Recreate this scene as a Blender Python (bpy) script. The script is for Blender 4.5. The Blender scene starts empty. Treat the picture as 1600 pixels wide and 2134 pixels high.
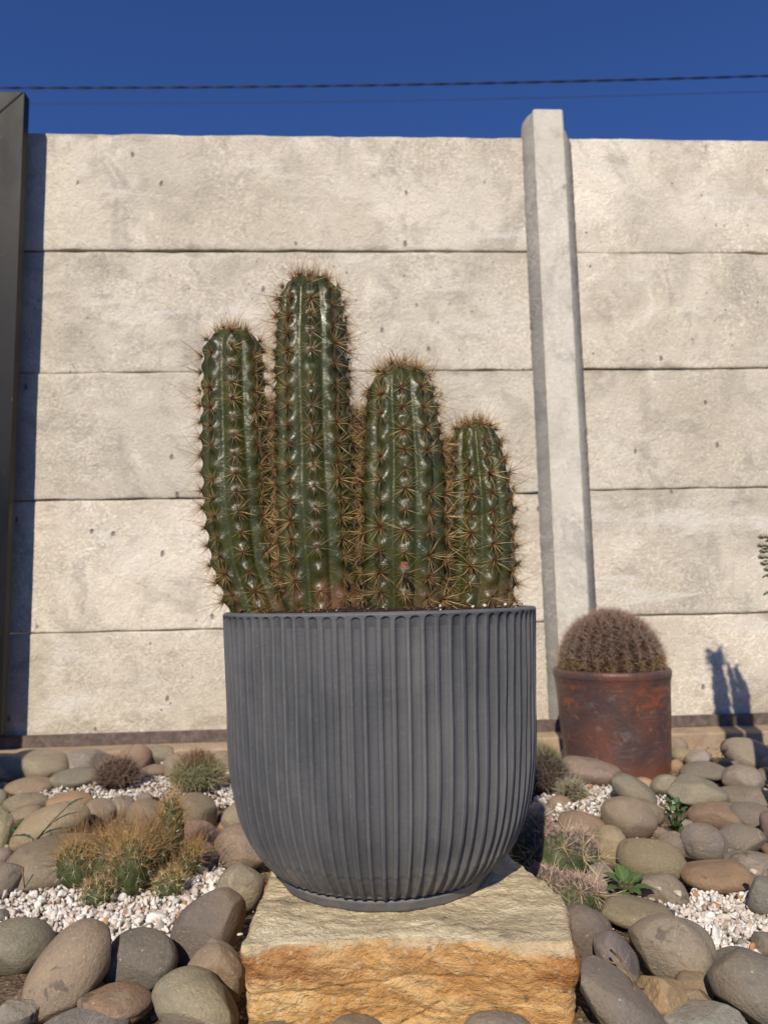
import bpy, bmesh, math, random
import numpy as np
from mathutils import Vector, Matrix, Euler, noise
random.seed(7); rng = np.random.default_rng(7)
S = bpy.context.scene
R = math.radians
# ------------------------------------------------------------------ camera
F_PX, CX, CY = 1520.0, 800.0, 1067.0
PITCH, ROLL, CAM_H = R(6.56), R(-1.25), 0.36
cam_d = bpy.data.cameras.new('camera'); cam = bpy.data.objects.new('camera', cam_d)
S.collection.objects.link(cam); S.camera = cam
cam_d.sensor_fit = 'VERTICAL'; cam_d.sensor_height = 36.0; cam_d.sensor_width = 27.0
cam_d.lens = 36.0 * F_PX / 2134.0
cam_d.clip_start = 0.02; cam_d.clip_end = 1000
CAM_R = Euler((math.pi / 2 + PITCH, 0, 0)).to_matrix() @ Matrix.Rotation(ROLL, 3, 'Z')
cam.matrix_world = Matrix.Translation((0, 0, CAM_H)) @ CAM_R.to_4x4()
cam_d.dof.use_dof = True; cam_d.dof.focus_distance = 0.68; cam_d.dof.aperture_fstop = 8.5
# ------------------------------------------------------------------ light
SUN_EL, SUN_AZ = R(37), R(12.3)          # sun behind the camera, light travels back and to the right
w = bpy.data.worlds.new('World'); S.world = w; w.use_nodes = True
nt = w.node_tree; bg = nt.nodes['Background']
sky = nt.nodes.new('ShaderNodeTexSky'); sky.sky_type = 'NISHITA'; sky.sun_disc = False
sky.sun_elevation = SUN_EL; sky.sun_rotation = math.pi + SUN_AZ
sky.altitude = 1800; sky.air_density = 1.0; sky.dust_density = 0.0; sky.ozone_density = 3.0
tint = nt.nodes.new('ShaderNodeMix'); tint.data_type = 'RGBA'; tint.blend_type = 'MULTIPLY'; tint.inputs[0].default_value = 1
tint.inputs[7].default_value = (.84, 1.22, 2.05, 1); nt.links.new(sky.outputs[0], tint.inputs[6])     # a clear, deep blue winter sky, the same over the whole dome
nt.links.new(tint.outputs[2], bg.inputs[0]); bg.inputs[1].default_value = 0.055
sd = bpy.data.lights.new('sun', 'SUN'); sun = bpy.data.objects.new('sun', sd); S.collection.objects.link(sun)
sd.energy = 4.7; sd.angle = R(0.53); sd.color = (1.0, 0.90, 0.74)
ldir = Vector((math.sin(SUN_AZ) * math.cos(SUN_EL), math.cos(SUN_AZ) * math.cos(SUN_EL), -math.sin(SUN_EL)))
sun.rotation_euler = (-ldir).to_track_quat('Z', 'Y').to_euler()
S.view_settings.view_transform = 'Standard'; S.view_settings.look = 'None'
S.view_settings.exposure = 0.0; S.view_settings.gamma = 1.0; S.view_settings.use_curve_mapping = False

# ------------------------------------------------------------------ helpers
def ray(px, py):
    return CAM_R @ Vector(((px - CX) / F_PX, -(py - CY) / F_PX, -1.0))
def at_z(px, py, z=0.0):
    v = ray(px, py); t = (z - CAM_H) / v.z; return Vector((v.x * t, v.y * t, z))
def at_y(px, py, y):
    v = ray(px, py); t = y / v.y; return Vector((v.x * t, y, CAM_H + v.z * t))
def link(o, parent=None):
    S.collection.objects.link(o)
    if parent is not None: o.parent = parent
    return o
def tag(o, label=None, cat=None, group=None, kind=None):
    if label: o['label'] = label
    if cat: o['category'] = cat
    if group: o['group'] = group
    if kind: o['kind'] = kind
    return o
def empty(name, loc, label, cat, group=None, rz=0):
    o = bpy.data.objects.new(name, None); o.location = loc; o.rotation_euler = (0, 0, rz); link(o)
    o.empty_display_size = 0.05
    return tag(o, label, cat, group)
def mesh(name, V, Fc, smooth=True, mat=None):
    me = bpy.data.meshes.new(name)
    V = np.asarray(V, dtype=np.float32)
    if isinstance(Fc, np.ndarray):
        n, k = Fc.shape
        me.vertices.add(len(V)); me.vertices.foreach_set('co', V.ravel())
        me.loops.add(n * k); me.loops.foreach_set('vertex_index', Fc.astype(np.int32).ravel())
        me.polygons.add(n); me.polygons.foreach_set('loop_start', np.arange(0, n * k, k, dtype=np.int32))
        me.polygons.foreach_set('loop_total', np.full(n, k, dtype=np.int32))
        me.update(calc_edges=True)
    else:
        me.from_pydata([tuple(map(float, v)) for v in V], [], Fc); me.update()
    me.polygons.foreach_set('use_smooth', np.full(len(me.polygons), smooth, dtype=bool))
    if mat: me.materials.append(mat)
    return me
def obj(name, me, parent=None, loc=(0, 0, 0), rot=(0, 0, 0)):
    o = bpy.data.objects.new(name, me); link(o, parent); o.location = loc; o.rotation_euler = rot; return o
def set_col(me, cols):
    a = me.color_attributes.new('Col', 'FLOAT_COLOR', 'POINT')
    c = np.ones((len(me.vertices), 4), dtype=np.float32); c[:, :3] = cols
    a.data.foreach_set('color', c.ravel())
def from_bm(name, bm, mat, parent=None, smooth=False, loc=(0, 0, 0)):
    me = bpy.data.meshes.new(name); bm.to_mesh(me); bm.free(); me.materials.append(mat)
    if smooth: me.polygons.foreach_set('use_smooth', np.ones(len(me.polygons), dtype=bool))
    return obj(name, me, parent, loc)
def box_bm(x0, x1, y0, y1, z0, z1, bev=0.0, bm=None):
    own = bm is None
    if own: bm = bmesh.new()
    r = bmesh.ops.create_cube(bm, size=1)
    for v in r['verts']:
        v.co = Vector((x0 + (v.co.x + .5) * (x1 - x0), y0 + (v.co.y + .5) * (y1 - y0), z0 + (v.co.z + .5) * (z1 - z0)))
    if bev:
        es = list({e for v in r['verts'] for e in v.link_edges})
        bmesh.ops.bevel(bm, geom=es, offset=bev, segments=2, affect='EDGES', profile=.6)
    return bm
def grid_faces(nu, nv, wrap=False):
    """quads of a nv x nu vertex grid (row major); wrap closes u"""
    u = np.arange(nu if wrap else nu - 1); v = np.arange(nv - 1)
    U, Vv = np.meshgrid(u, v); U2 = (U + 1) % nu
    return np.stack([Vv * nu + U, Vv * nu + U2, (Vv + 1) * nu + U2, (Vv + 1) * nu + U], -1).reshape(-1, 4)
def lathe(name, prof, n, mat, parent=None, fn=None, loc=(0, 0, 0)):
    prof = np.array(prof); th = np.linspace(0, 2 * np.pi, n, endpoint=False)
    V = []
    for k, (r, z) in enumerate(prof):
        rr = np.full(n, r)
        if fn is not None: rr = fn(rr, th, z, k)
        V.append(np.stack([rr * np.cos(th), rr * np.sin(th), np.full(n, z)], -1))
    V = np.concatenate(V)
    return obj(name, mesh(name, V, grid_faces(n, len(prof), True), True, mat), parent, loc)
def sinus(P, seed, freq, octs=3):
    """cheap smooth noise on an (n,3) array, about -1..1"""
    g = np.random.default_rng(seed); out = np.zeros(len(P)); amp = 1.0; tot = 0
    for o in range(octs):
        for k in range(5):
            d = g.normal(size=3); d /= np.linalg.norm(d)
            out += amp * np.sin(P @ d * freq * g.uniform(.7, 1.4) + g.uniform(0, 6.28)) / 2.2
        tot += amp; amp *= .5; freq *= 2.1
    return out / tot
_ico = {}
def ico(sub):
    if sub not in _ico:
        bm = bmesh.new(); bmesh.ops.create_icosphere(bm, subdivisions=sub, radius=1)
        V = np.array([v.co[:] for v in bm.verts]); Fc = np.array([[v.index for v in f.verts] for f in bm.faces]); bm.free()
        _ico[sub] = (V, Fc)
    return _ico[sub]
def tube_bm(bm, pts, rads, n=6):
    prev = None; pts = [Vector(p) for p in pts]
    for i, p in enumerate(pts):
        d = (pts[min(i + 1, len(pts) - 1)] - pts[max(i - 1, 0)]).normalized()
        a = d.cross(Vector((0, 0, 1)))
        if a.length < .1: a = d.cross(Vector((0, 1, 0)))
        a.normalize(); b = d.cross(a)
        ring = [bm.verts.new(p + (a * math.cos(2 * math.pi * k / n) + b * math.sin(2 * math.pi * k / n)) * rads[i]) for k in range(n)]
        if prev:
            for k in range(n): bm.faces.new((prev[k], prev[(k + 1) % n], ring[(k + 1) % n], ring[k]))
        else: bm.faces.new(ring[::-1])
        prev = ring
    bm.faces.new(prev); return bm

# ------------------------------------------------------------------ materials
class M:
    """tiny node builder"""
    def __init__(s, name, rough=.8, spec=.3):
        s.m = bpy.data.materials.new(name); s.m.use_nodes = True; s.t = s.m.node_tree
        s.b = s.t.nodes['Principled BSDF']; s.b.inputs['Roughness'].default_value = rough
        s.b.inputs['Specular IOR Level'].default_value = spec
        s.tc = s.t.nodes.new('ShaderNodeTexCoord'); s.oi = s.t.nodes.new('ShaderNodeObjectInfo')
        s.co = s.tc.outputs['Object']
    def n(s, kind, **kw):
        x = s.t.nodes.new(kind)
        for k, v in kw.items(): setattr(x, k, v)
        return x
    def put(s, sock, v):
        if v is None: return
        if isinstance(v, bpy.types.NodeSocket): s.t.links.new(v, sock)
        elif isinstance(v, tuple) and len(v) == 3 and sock.type == 'RGBA': sock.default_value = (*v, 1)
        else: sock.default_value = v
    def map(s, scale=(1, 1, 1), rnd=True, vec=None, rot=(0, 0, 0)):
        m = s.n('ShaderNodeMapping'); s.put(m.inputs[0], vec or s.co); m.inputs['Scale'].default_value = scale
        m.inputs['Rotation'].default_value = rot
        if rnd:
            c = s.n('ShaderNodeCombineXYZ')
            for i, k in enumerate((17., 31., 7.)): s.put(c.inputs[i], s.math('MULTIPLY', s.oi.outputs['Random'], k))
            s.put(m.inputs['Location'], c.outputs[0])
        return m.outputs[0]
    def noise(s, scale, detail=4, rough=.55, dist=0, vec=None):
        x = s.n('ShaderNodeTexNoise'); s.put(x.inputs['Vector'], vec or s.co); x.inputs['Scale'].default_value = scale
        x.inputs['Detail'].default_value = detail; x.inputs['Roughness'].default_value = rough; x.inputs['Distortion'].default_value = dist
        return x.outputs[0]
    def vor(s, scale, vec=None, feat='F1', out='Distance', rnd=1.0):
        x = s.n('ShaderNodeTexVoronoi', feature=feat); s.put(x.inputs['Vector'], vec or s.co); x.inputs['Scale'].default_value = scale
        x.inputs['Randomness'].default_value = rnd
        return x.outputs[out]
    def math(s, op, a, b=None, c=None):
        x = s.n('ShaderNodeMath', operation=op); s.put(x.inputs[0], a); s.put(x.inputs[1], b); s.put(x.inputs[2], c); return x.outputs[0]
    def ramp(s, f, stops, interp='LINEAR'):
        x = s.n('ShaderNodeValToRGB'); s.put(x.inputs[0], f); e = x.color_ramp.elements; x.color_ramp.interpolation = interp
        while len(e) < len(stops): e.new(.5)
        for i, (p, c) in enumerate(stops):
            e[i].position = p; e[i].color = (*c, 1) if isinstance(c, tuple) else (c, c, c, 1)
        return x.outputs[0]
    def step(s, f, a, b):
        x = s.n('ShaderNodeMapRange'); s.put(x.inputs[0], f); x.inputs[1].default_value = a; x.inputs[2].default_value = b; x.interpolation_type = 'SMOOTHSTEP'
        return x.outputs[0]
    def mix(s, f, a, b, mode='MIX'):
        x = s.n('ShaderNodeMix', data_type='RGBA', blend_type=mode); s.put(x.inputs[0], f); s.put(x.inputs[6], a); s.put(x.inputs[7], b); return x.outputs[2]
    def sep(s, v):
        x = s.n('ShaderNodeSeparateXYZ'); s.put(x.inputs[0], v); return x.outputs
    def bump(s, h, dist, strength=1.0, prev=None):
        x = s.n('ShaderNodeBump'); s.put(x.inputs['Height'], h); x.inputs['Distance'].default_value = dist
        x.inputs['Strength'].default_value = strength; s.put(x.inputs['Normal'], prev); s.t.links.new(x.outputs[0], s.b.inputs['Normal'])
        return x.outputs[0]
    def col(s, c): s.put(s.b.inputs['Base Color'], c); return s.m

def m_concrete(name, ca, cb, dark=.5, joint=False):
    m = M(name, .9, .15); v = m.map()
    big = m.noise(2.2, 5, .6, .3, v); mid = m.noise(11, 6, .65, .8, v); fine = m.noise(75, 5, .7, 1.6, v); grain = m.noise(420, 3, .6, 0, v)
    c = m.mix(m.step(big, .3, .7), ca, cb)
    st = m.noise(4.5, 6, .68, 1.6, v); worm = m.noise(48, 3, .5, 3.2, v); gate2 = m.noise(5, 3, .5, .5, v)
    c = m.mix(m.math('MULTIPLY', m.step(mid, .50, .64), .45), c, tuple(x * .70 for x in ca))
    c = m.mix(m.math('MULTIPLY', m.step(mid, .46, .30), .5), c, tuple(min(1, x * 1.2 + .02) for x in cb))
    c = m.mix(m.math('MULTIPLY', m.step(st, .53, .66), .5), c, tuple(x * q for x, q in zip(ca, (.56, .57, .62))))
    big2 = m.noise(1.6, 4, .6, .8, m.map((1, 1, 1.6), rot=(0, .2, 0))); c = m.mix(m.math('MULTIPLY', m.step(big2, .52, .64), .36), c, tuple(x * .62 for x in ca))
    sp = m.noise(170, 3, .75, .3, v); c = m.mix(m.math('MULTIPLY', m.step(sp, .58, .72), .26), c, tuple(x * .55 for x in ca)); c = m.mix(m.math('MULTIPLY', m.step(sp, .42, .3), .35), c, tuple(min(1, x * 1.3) for x in cb))
    c = m.mix(m.math('MULTIPLY', m.math('MULTIPLY', m.step(worm, .52, .60), m.step(gate2, .42, .6)), .42), c, tuple(min(1, x * 1.22 + .02) for x in cb))
    c = m.mix(m.math('MULTIPLY', m.math('MULTIPLY', m.step(worm, .46, .38), m.step(gate2, .45, .62)), .22), c, tuple(x * .7 for x in ca))
    c = m.mix(m.math('MULTIPLY', m.step(fine, .5, .66), .22), c, tuple(x * .66 for x in ca))
    c = m.mix(m.math('MULTIPLY', m.step(fine, .45, .3), .35), c, tuple(min(1, x * 1.18) for x in cb))
    gz = m.sep(m.tc.outputs['Generated'])[2]; ed = m.math('ABSOLUTE', m.math('SUBTRACT', gz, .5))
    soot = m.math('MULTIPLY', m.step(m.math('ADD', ed, m.math('MULTIPLY', m.math('SUBTRACT', m.noise(7, 5, .7, .6, v), .5), .30)), .45, .53), m.step(m.noise(3, 2, .5, 0, v), .42, .62))
    c = m.mix(m.math('MULTIPLY', soot, .7 if joint else 0.0), c, tuple(x * .45 for x in ca))
    if joint:
        tn = m.n('ShaderNodeHueSaturation'); m.put(tn.inputs['Color'], c); m.put(tn.inputs['Value'], m.math('ADD', .88, m.math('MULTIPLY', m.oi.outputs['Random'], .20))); c = tn.outputs[0]
        drip = m.noise(13, 4, .6, .3, m.map((1, 1, .10))); dm = m.math('MULTIPLY', m.step(drip, .56, .7), m.math('MULTIPLY', m.step(gz, .45, 1.0), m.step(m.noise(2, 2, .5, 0, v), .45, .6)))
        c = m.mix(m.math('MULTIPLY', dm, .38), c, tuple(x * .5 for x in ca))
        splash = m.math('MULTIPLY', m.step(m.sep(m.co)[2], .16, .05), m.step(mid, .4, .6)); c = m.mix(m.math('MULTIPLY', splash, .45), c, (.34, .26, .17))
        eff = m.math('MULTIPLY', m.step(m.noise(5, 6, .7, .5, m.map((.6, 1, 2.2))), .55, .68), .65); c = m.mix(eff, c, (.74, .70, .63))
    vp = m.map((1.25, 1, .7), rot=(0, .35, 0))
    wob = m.mix(.012, vp, m.n('ShaderNodeTexNoise').outputs['Color'], 'ADD')
    pit = m.vor(17, wob, rnd=1); pcell = m.vor(17, wob, out='Color')
    gate = m.step(m.sep(pcell)[0], .55, .6)
    pitm = m.math('MULTIPLY', m.step(pit, .11, .05), gate)
    pit2 = m.math('MULTIPLY', m.step(m.vor(52, wob), .14, .06), m.step(m.sep(m.vor(52, wob, out='Color'))[1], .86, .92))
    allp = m.math('MAXIMUM', pitm, pit2)
    c = m.mix(m.math('MULTIPLY', allp, dark), c, (.10, .09, .085))
    h = m.math('ADD', m.math('ADD', m.math('MULTIPLY', fine, 1.1), m.math('MULTIPLY', sp, 1.0)), m.math('ADD', m.math('MULTIPLY', grain, .35), m.math('MULTIPLY', worm, .5)))
    h = m.math('SUBTRACT', h, m.math('MULTIPLY', allp, 1.3)); h = m.math('ADD', h, m.math('MULTIPLY', mid, 1.2))
    m.bump(h, .0027 if joint else .0012, 1.0)
    return m.col(c)
MAT = {}
MAT['panel'] = m_concrete('cast_concrete', (.60, .53, .42), (.78, .71, .59), .65, True)
MAT['post'] = m_concrete('pale_concrete', (.58, .54, .455), (.64, .60, .52), .35)
MAT['mortar'] = m_concrete('grey_mortar', (.25, .235, .21), (.32, .30, .265), .2)
MAT['footing'] = m_concrete('sandy_concrete', (.36, .27, .18), (.42, .32, .22), .5)

def m_stone(name='river_stone_surface'):
    m = M(name, .62, .35); v = m.map(); base = m.oi.outputs['Color']
    vs = m.map((1, 1, 2.6), rot=(.5, .3, .2))
    big = m.noise(14, 5, .6, .9, v); streak = m.noise(30, 5, .65, 1.4, vs); fine = m.noise(300, 4, .75, 0, v); grain = m.noise(900, 2, .6, 0, v)
    hs = m.n('ShaderNodeHueSaturation'); m.put(hs.inputs['Color'], base); hs.inputs['Value'].default_value = 1.55; hs.inputs['Saturation'].default_value = 1.15
    hd = m.n('ShaderNodeHueSaturation'); m.put(hd.inputs['Color'], base); hd.inputs['Value'].default_value = .68; hd.inputs['Saturation'].default_value = .75
    c = m.mix(m.math('MULTIPLY', m.step(big, .45, .75), .6), base, hs.outputs[0])
    c = m.mix(m.math('MULTIPLY', m.step(streak, .5, .72), .5), c, hd.outputs[0])
    c = m.mix(m.math('MULTIPLY', m.step(fine, .53, .66), .62), c, hs.outputs[0])
    c = m.mix(m.math('MULTIPLY', m.step(fine, .46, .34), .55), c, hd.outputs[0])
    warm = m.noise(9, 4, .6, .6, m.map((1, 1, 1), rot=(1, 2, 3))); c = m.mix(m.math('MULTIPLY', m.step(warm, .5, .66), .32), c, (.27, .185, .105))
    pat = m.math('MULTIPLY', m.step(m.noise(18, 6, .7, .4, v), .56, .62), m.step(m.oi.outputs['Random'], .35, .5)); c = m.mix(m.math('MULTIPLY', pat, .45), c, (.36, .29, .20))
    dk = m.math('MULTIPLY', m.step(m.noise(34, 4, .6, .5, m.map((1, 1, 1), rot=(3, 1, 0))), .66, .70), .55); c = m.mix(dk, c, (.06, .052, .046))
    sp = m.math('MULTIPLY', m.step(m.vor(170, v), .2, .1), m.step(m.sep(m.vor(170, v, out='Color'))[0], .86, .9))
    c = m.mix(m.math('MULTIPLY', sp, .6), c, (.55, .47, .36))
    vein = m.step(m.math('ABSOLUTE', m.math('SUBTRACT', m.noise(9, 3, .5, 2.0, v), .5)), .006, .001)
    c = m.mix(m.math('MULTIPLY', vein, m.math('MULTIPLY', m.step(m.oi.outputs['Random'], .5, .6), .35)), c, (.5, .42, .3))
    h = m.math('ADD', m.math('MULTIPLY', fine, .8), m.math('ADD', m.math('MULTIPLY', grain, .3), m.math('MULTIPLY', streak, .8)))
    m.bump(h, .0019, 1.0)
    return m.col(c)
MAT['stone'] = m_stone()

def m_sandstone():
    m = M('sandstone', .85, .2); x = m.sep(m.co); g = m.n('ShaderNodeNewGeometry')
    lay = m.map((1, 1, 2.4), rnd=False, rot=(.06, .1, 0)); v = m.co
    a = m.noise(9, 7, .68, 1.2, lay); b = m.noise(26, 6, .7, .8, lay); fine = m.noise(300, 4, .7, 0, v); big = m.noise(6, 3, .5, .5, v)
    c = m.ramp(a, [(.25, (.42, .19, .06)), (.42, (.62, .33, .11)), (.55, (.76, .48, .20)), (.68, (.84, .61, .31)), (.85, (.86, .72, .48))])
    c = m.mix(m.math('MULTIPLY', m.step(b, .5, .7), .45), c, (.24, .105, .035))
    c = m.mix(m.math('MULTIPLY', m.step(b, .42, .25), .5), c, (.70, .55, .33))
    # rust band under the pale lip, fading downwards (iron staining of the bed)
    zb = m.math('ADD', x[2], m.math('MULTIPLY', m.math('SUBTRACT', m.noise(22, 5, .6, .6, v), .5), .028))
    rust = m.math('MULTIPLY', m.step(zb, .058, .070), m.step(zb, .096, .090))
    c = m.mix(m.math('MULTIPLY', rust, m.step(big, .38, .62)), c, (.36, .135, .04))
    # pale calcite lip along the upper edge
    lip = m.step(zb, .0885, .0935)
    c = m.mix(m.math('MULTIPLY', lip, .7), c, (.66, .55, .36))
    # weathered greenish grey bedding plane
    top = m.ramp(m.noise(16, 6, .65, 1.0, m.map((1, 2.2, 1), rnd=False)), [(.3, (.36, .31, .20)), (.43, (.58, .47, .30)), (.55, (.74, .62, .40)), (.68, (.82, .72, .50)), (.8, (.86, .80, .62))])
    tf = m.math('ADD', m.sep(g.outputs['True Normal'])[2], m.math('MULTIPLY', m.math('SUBTRACT', m.noise(40, 4, .6, 0, v), .5), .25))
    tf = m.math('MULTIPLY', m.step(tf, .62, .86), m.step(x[2], .082, .092))
    c = m.mix(tf, c, top)
    mot = m.noise(120, 4, .75, .3, v); c = m.mix(m.math('MULTIPLY', m.step(mot, .56, .68), .26), c, (.30, .20, .10)); c = m.mix(m.math('MULTIPLY', m.step(mot, .45, .33), .40), c, (.82, .72, .50))
    sp = m.math('MULTIPLY', m.step(m.vor(70, v), .22, .08), m.step(m.sep(m.vor(70, v, out='Color'))[0], .93, .95))
    c = m.mix(m.math('MULTIPLY', sp, .7), c, (.09, .08, .06))
    c = m.mix(m.math('MULTIPLY', m.step(fine, .55, .7), .25), c, (.75, .62, .42))
    h = m.math('ADD', m.math('MULTIPLY', b, 3.0), m.math('ADD', m.math('MULTIPLY', fine, .7), m.math('MULTIPLY', a, 2.0)))
    m.bump(m.math('ADD', h, m.math('MULTIPLY', m.noise(110, 5, .75, .4, v), 2.2)), .0026, 1.0)
    return m.col(c)
MAT['sandstone'] = m_sandstone()

def m_ground():
    m = M('stony_soil', .95, .1); v = m.co
    a = m.noise(5, 5, .6, .5, v); b = m.noise(90, 5, .7, 0, v); cc = m.vor(260, v, out='Color')
    c = m.ramp(b, [(.3, (.05, .034, .022)), (.5, (.115, .078, .05)), (.7, (.20, .145, .095))])
    c = m.mix(m.math('MULTIPLY', m.step(m.sep(cc)[0], .75, .9), .7), c, (.36, .28, .2))
    c = m.mix(m.math('MULTIPLY', m.step(a, .5, .7), .4), c, (.20, .15, .1))
    m.bump(m.math('ADD', m.math('MULTIPLY', b, 2), m.vor(260, v)), .002, 1)
    return m.col(c)
MAT['ground'] = m_ground()

def m_pot():
    m = M('slate_grey_fibre_clay', .62, .3); v = m.co
    a = m.noise(7, 5, .6, .8, v); st = m.noise(18, 4, .6, .5, m.map((2, 2, .22), rnd=False)); f = m.noise(240, 4, .7, 0, v)
    c = m.mix(m.step(a, .35, .65), (.068, .071, .078), (.102, .104, .110))
    c = m.mix(m.math('MULTIPLY', m.step(st, .5, .7), .4), c, (.145, .145, .143))
    c = m.mix(m.math('MULTIPLY', m.step(f, .6, .74), .35), c, (.19, .19, .18))
    g = m.n('ShaderNodeNewGeometry')
    edge = m.step(g.outputs['Pointiness'], .505, .56)
    c = m.mix(m.math('MULTIPLY', edge, m.math('MULTIPLY', m.noise(60, 3, .6, 0, v), .6)), c, (.24, .235, .22))
    z = m.sep(v)[2]
    gr = m.math('MULTIPLY', m.step(g.outputs['Pointiness'], .495, .44), m.step(m.noise(20, 5, .7, .3, m.map((1, 1, .3), rnd=False)), .4, .6)); c = m.mix(m.math('MULTIPLY', gr, .4), c, (.17, .155, .13))
    wm = m.math('MULTIPLY', m.step(m.noise(5, 5, .7, .6, m.map((1, 1, .5), rnd=False)), .52, .66), .30); c = m.mix(wm, c, (.17, .17, .168))
    dust = m.math('MULTIPLY', m.step(z, .05, .012), m.step(m.noise(45, 5, .7, 0, v), .42, .68))
    c = m.mix(m.math('MULTIPLY', dust, .5), c, (.22, .19, .15))
    rs = m.math('MULTIPLY', m.step(m.noise(9, 3, .5, .4, m.map((3, 3, .5), rnd=False)), .70, .76), .45)
    c = m.mix(rs, c, (.12, .075, .05))
    m.bump(m.math('ADD', m.math('MULTIPLY', f, .5), m.math('MULTIPLY', m.noise(60, 4, .6, 0, v), .6)), .0007, .8)
    m.put(m.b.inputs['Roughness'], m.ramp(a, [(.3, .5), (.7, .72)]))
    return m.col(c)
MAT['pot'] = m_pot()

def m_terra():
    m = M('fired_terracotta', .42, .45); v = m.co
    a = m.noise(7, 5, .6, 1.2, v); b = m.noise(15, 5, .65, .8, m.map((1, 1, 2.0), rnd=False)); f = m.noise(120, 4, .7, 0, v)
    c = m.ramp(a, [(.3, (.055, .042, .044)), (.48, (.095, .052, .044)), (.62, (.135, .056, .040)), (.8, (.17, .068, .045))])
    z = m.sep(v)[2]
    band = m.math('MULTIPLY', m.step(z, .135, .145), m.step(z, .185, .175))
    c = m.mix(m.math('MULTIPLY', band, m.step(b, .50, .57)), c, (.20, .066, .036))
    low = m.step(z, .055, .02); c = m.mix(m.math('MULTIPLY', low, .6), c, (.20, .075, .04))
    c = m.mix(m.math('MULTIPLY', m.step(b, .44, .32), .6), c, (.15, .13, .13))
    fl = m.noise(42, 5, .75, .6, v); c = m.mix(m.math('MULTIPLY', m.step(fl, .58, .64), .4), c, (.30, .14, .09)); run = m.math('MULTIPLY', m.step(m.noise(22, 4, .6, .3, m.map((1, 1, .12), rnd=False)), .54, .68), .5); c = m.mix(run, c, (.04, .032, .034))
    m.bump(m.math('ADD', m.math('ADD', f, fl), m.math('MULTIPLY', b, 2)), .0012, .9)
    return m.col(c)
MAT['terracotta'] = m_terra()

def m_cactus():
    m = M('wet_green_cactus_skin', .2, .36); v = m.co
    a = m.noise(26, 5, .6, .6, v); f = m.noise(300, 4, .7, .5, v); z = m.sep(v)[2]
    at = m.n('ShaderNodeAttribute', attribute_name='Col'); groove = m.sep(at.outputs['Color'])[0]
    c = m.ramp(a, [(.3, (.022, .025, .006)), (.5, (.039, .042, .010)), (.7, (.066, .068, .016)), (.9, (.12, .108, .030))])
    c = m.mix(m.math('MULTIPLY', groove, .45), c, (.080, .092, .026))
    c = m.mix(m.math('MULTIPLY', m.step(f, .6, .75), .3), c, (.10, .13, .07))
    scar = m.math('MULTIPLY', m.step(z, .055, .018), m.step(m.noise(30, 4, .6, 0, v), .42, .58))
    c = m.mix(m.math('MULTIPLY', scar, m.sep(at.outputs['Color'])[1]), c, (.13, .065, .030))
    m.bump(m.math('ADD', m.math('MULTIPLY', m.noise(110, 5, .65, 1.0, v), 1.0), m.math('MULTIPLY', f, .3)), .0012, .8)
    m.put(m.b.inputs['Roughness'], m.ramp(m.noise(40, 3, .6, 0, v), [(.3, .17), (.7, .36)]))
    m.b.inputs['Coat Weight'].default_value = .06; m.b.inputs['Coat Roughness'].default_value = .2
    return m.col(c)
MAT['cactus'] = m_cactus()

def m_spine():
    m = M('cactus_spine', .45, .4)
    L = m.n('ShaderNodeVectorMath', operation='LENGTH'); m.put(L.inputs[0], m.co)
    d = m.math('MULTIPLY', L.outputs['Value'], 50.0)
    c = m.ramp(d, [(.0, (.035, .012, .007)), (.08, (.12, .045, .018)), (.17, (.36, .20, .07)), (.4, (.70, .50, .22)), (.75, (.52, .33, .14)), (1.0, (.26, .12, .05))])
    c = m.mix(m.math('MULTIPLY', m.step(m.oi.outputs['Random'], .55, .95), .55), c, (.20, .13, .085))
    return m.col(c)
MAT['spine'] = m_spine()
def m_vcol(name, rough=.7, spec=.2, bumpd=0, bs=200):
    m = M(name, rough, spec); at = m.n('ShaderNodeAttribute', attribute_name='Col'); c = at.outputs['Color']
    if bumpd:
        f = m.noise(bs, 4, .65, 0)
        c = m.mix(m.math('MULTIPLY', m.step(f, .5, .7), .35), c, (.30, .25, .2)); m.bump(f, bumpd, .8)
    return m.col(c)
MAT['hair'] = m_vcol('fine_spine', .5, .3)
MAT['gravel'] = m_vcol('marble_chip', .75, .3, .0012, 350)
MAT['grit'] = m_vcol('grit', .9, .1, .0008, 500)
MAT['leaf'] = m_vcol('weed_leaf', .65, .2, 0)
def m_metal():
    m = M('charcoal_painted_steel', .5, .2); v = m.co
    a = m.noise(5, 5, .6, .4, m.map((1, 1, .5), rnd=False)); f = m.noise(60, 5, .7, 0, v)
    c = m.mix(m.step(a, .35, .7), (.006, .006, .007), (.011, .011, .012))
    c = m.mix(m.math('MULTIPLY', m.step(f, .66, .72), .5), c, (.16, .16, .16))
    m.bump(f, .0003, .5); m.put(m.b.inputs['Roughness'], m.ramp(a, [(.3, .34), (.7, .58)]))
    return m.col(c)
MAT['metal'] = m_metal()
def m_plain(name, c, rough=.7, var=.25, scale=40, bd=.0006):
    m = M(name, rough, .25); n = m.noise(scale, 4, .6, .3)
    cc = m.mix(m.step(n, .35, .7), tuple(x * (1 - var) for x in c), tuple(x * (1 + var) for x in c)); m.bump(n, bd, .7); return m.col(cc)
MAT['rail'] = m_plain('rusty_track_steel', (.13, .10, .085), .6, .3, 60)
MAT['cable'] = m_plain('black_cable_sheath', (.012, .012, .013), .5)
MAT['wire'] = m_plain('thin_wire', (.05, .05, .055), .5)
MAT['soil'] = m_plain('potting_soil', (.035, .02, .012), .95, .5, 260, .002)
MAT['olive'] = m_plain('green_succulent_skin', (.062, .078, .030), .6, .4, 120)
MAT['pale_succ'] = m_plain('pale_rosette_leaf', (.42, .40, .28), .6, .3, 150)
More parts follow.
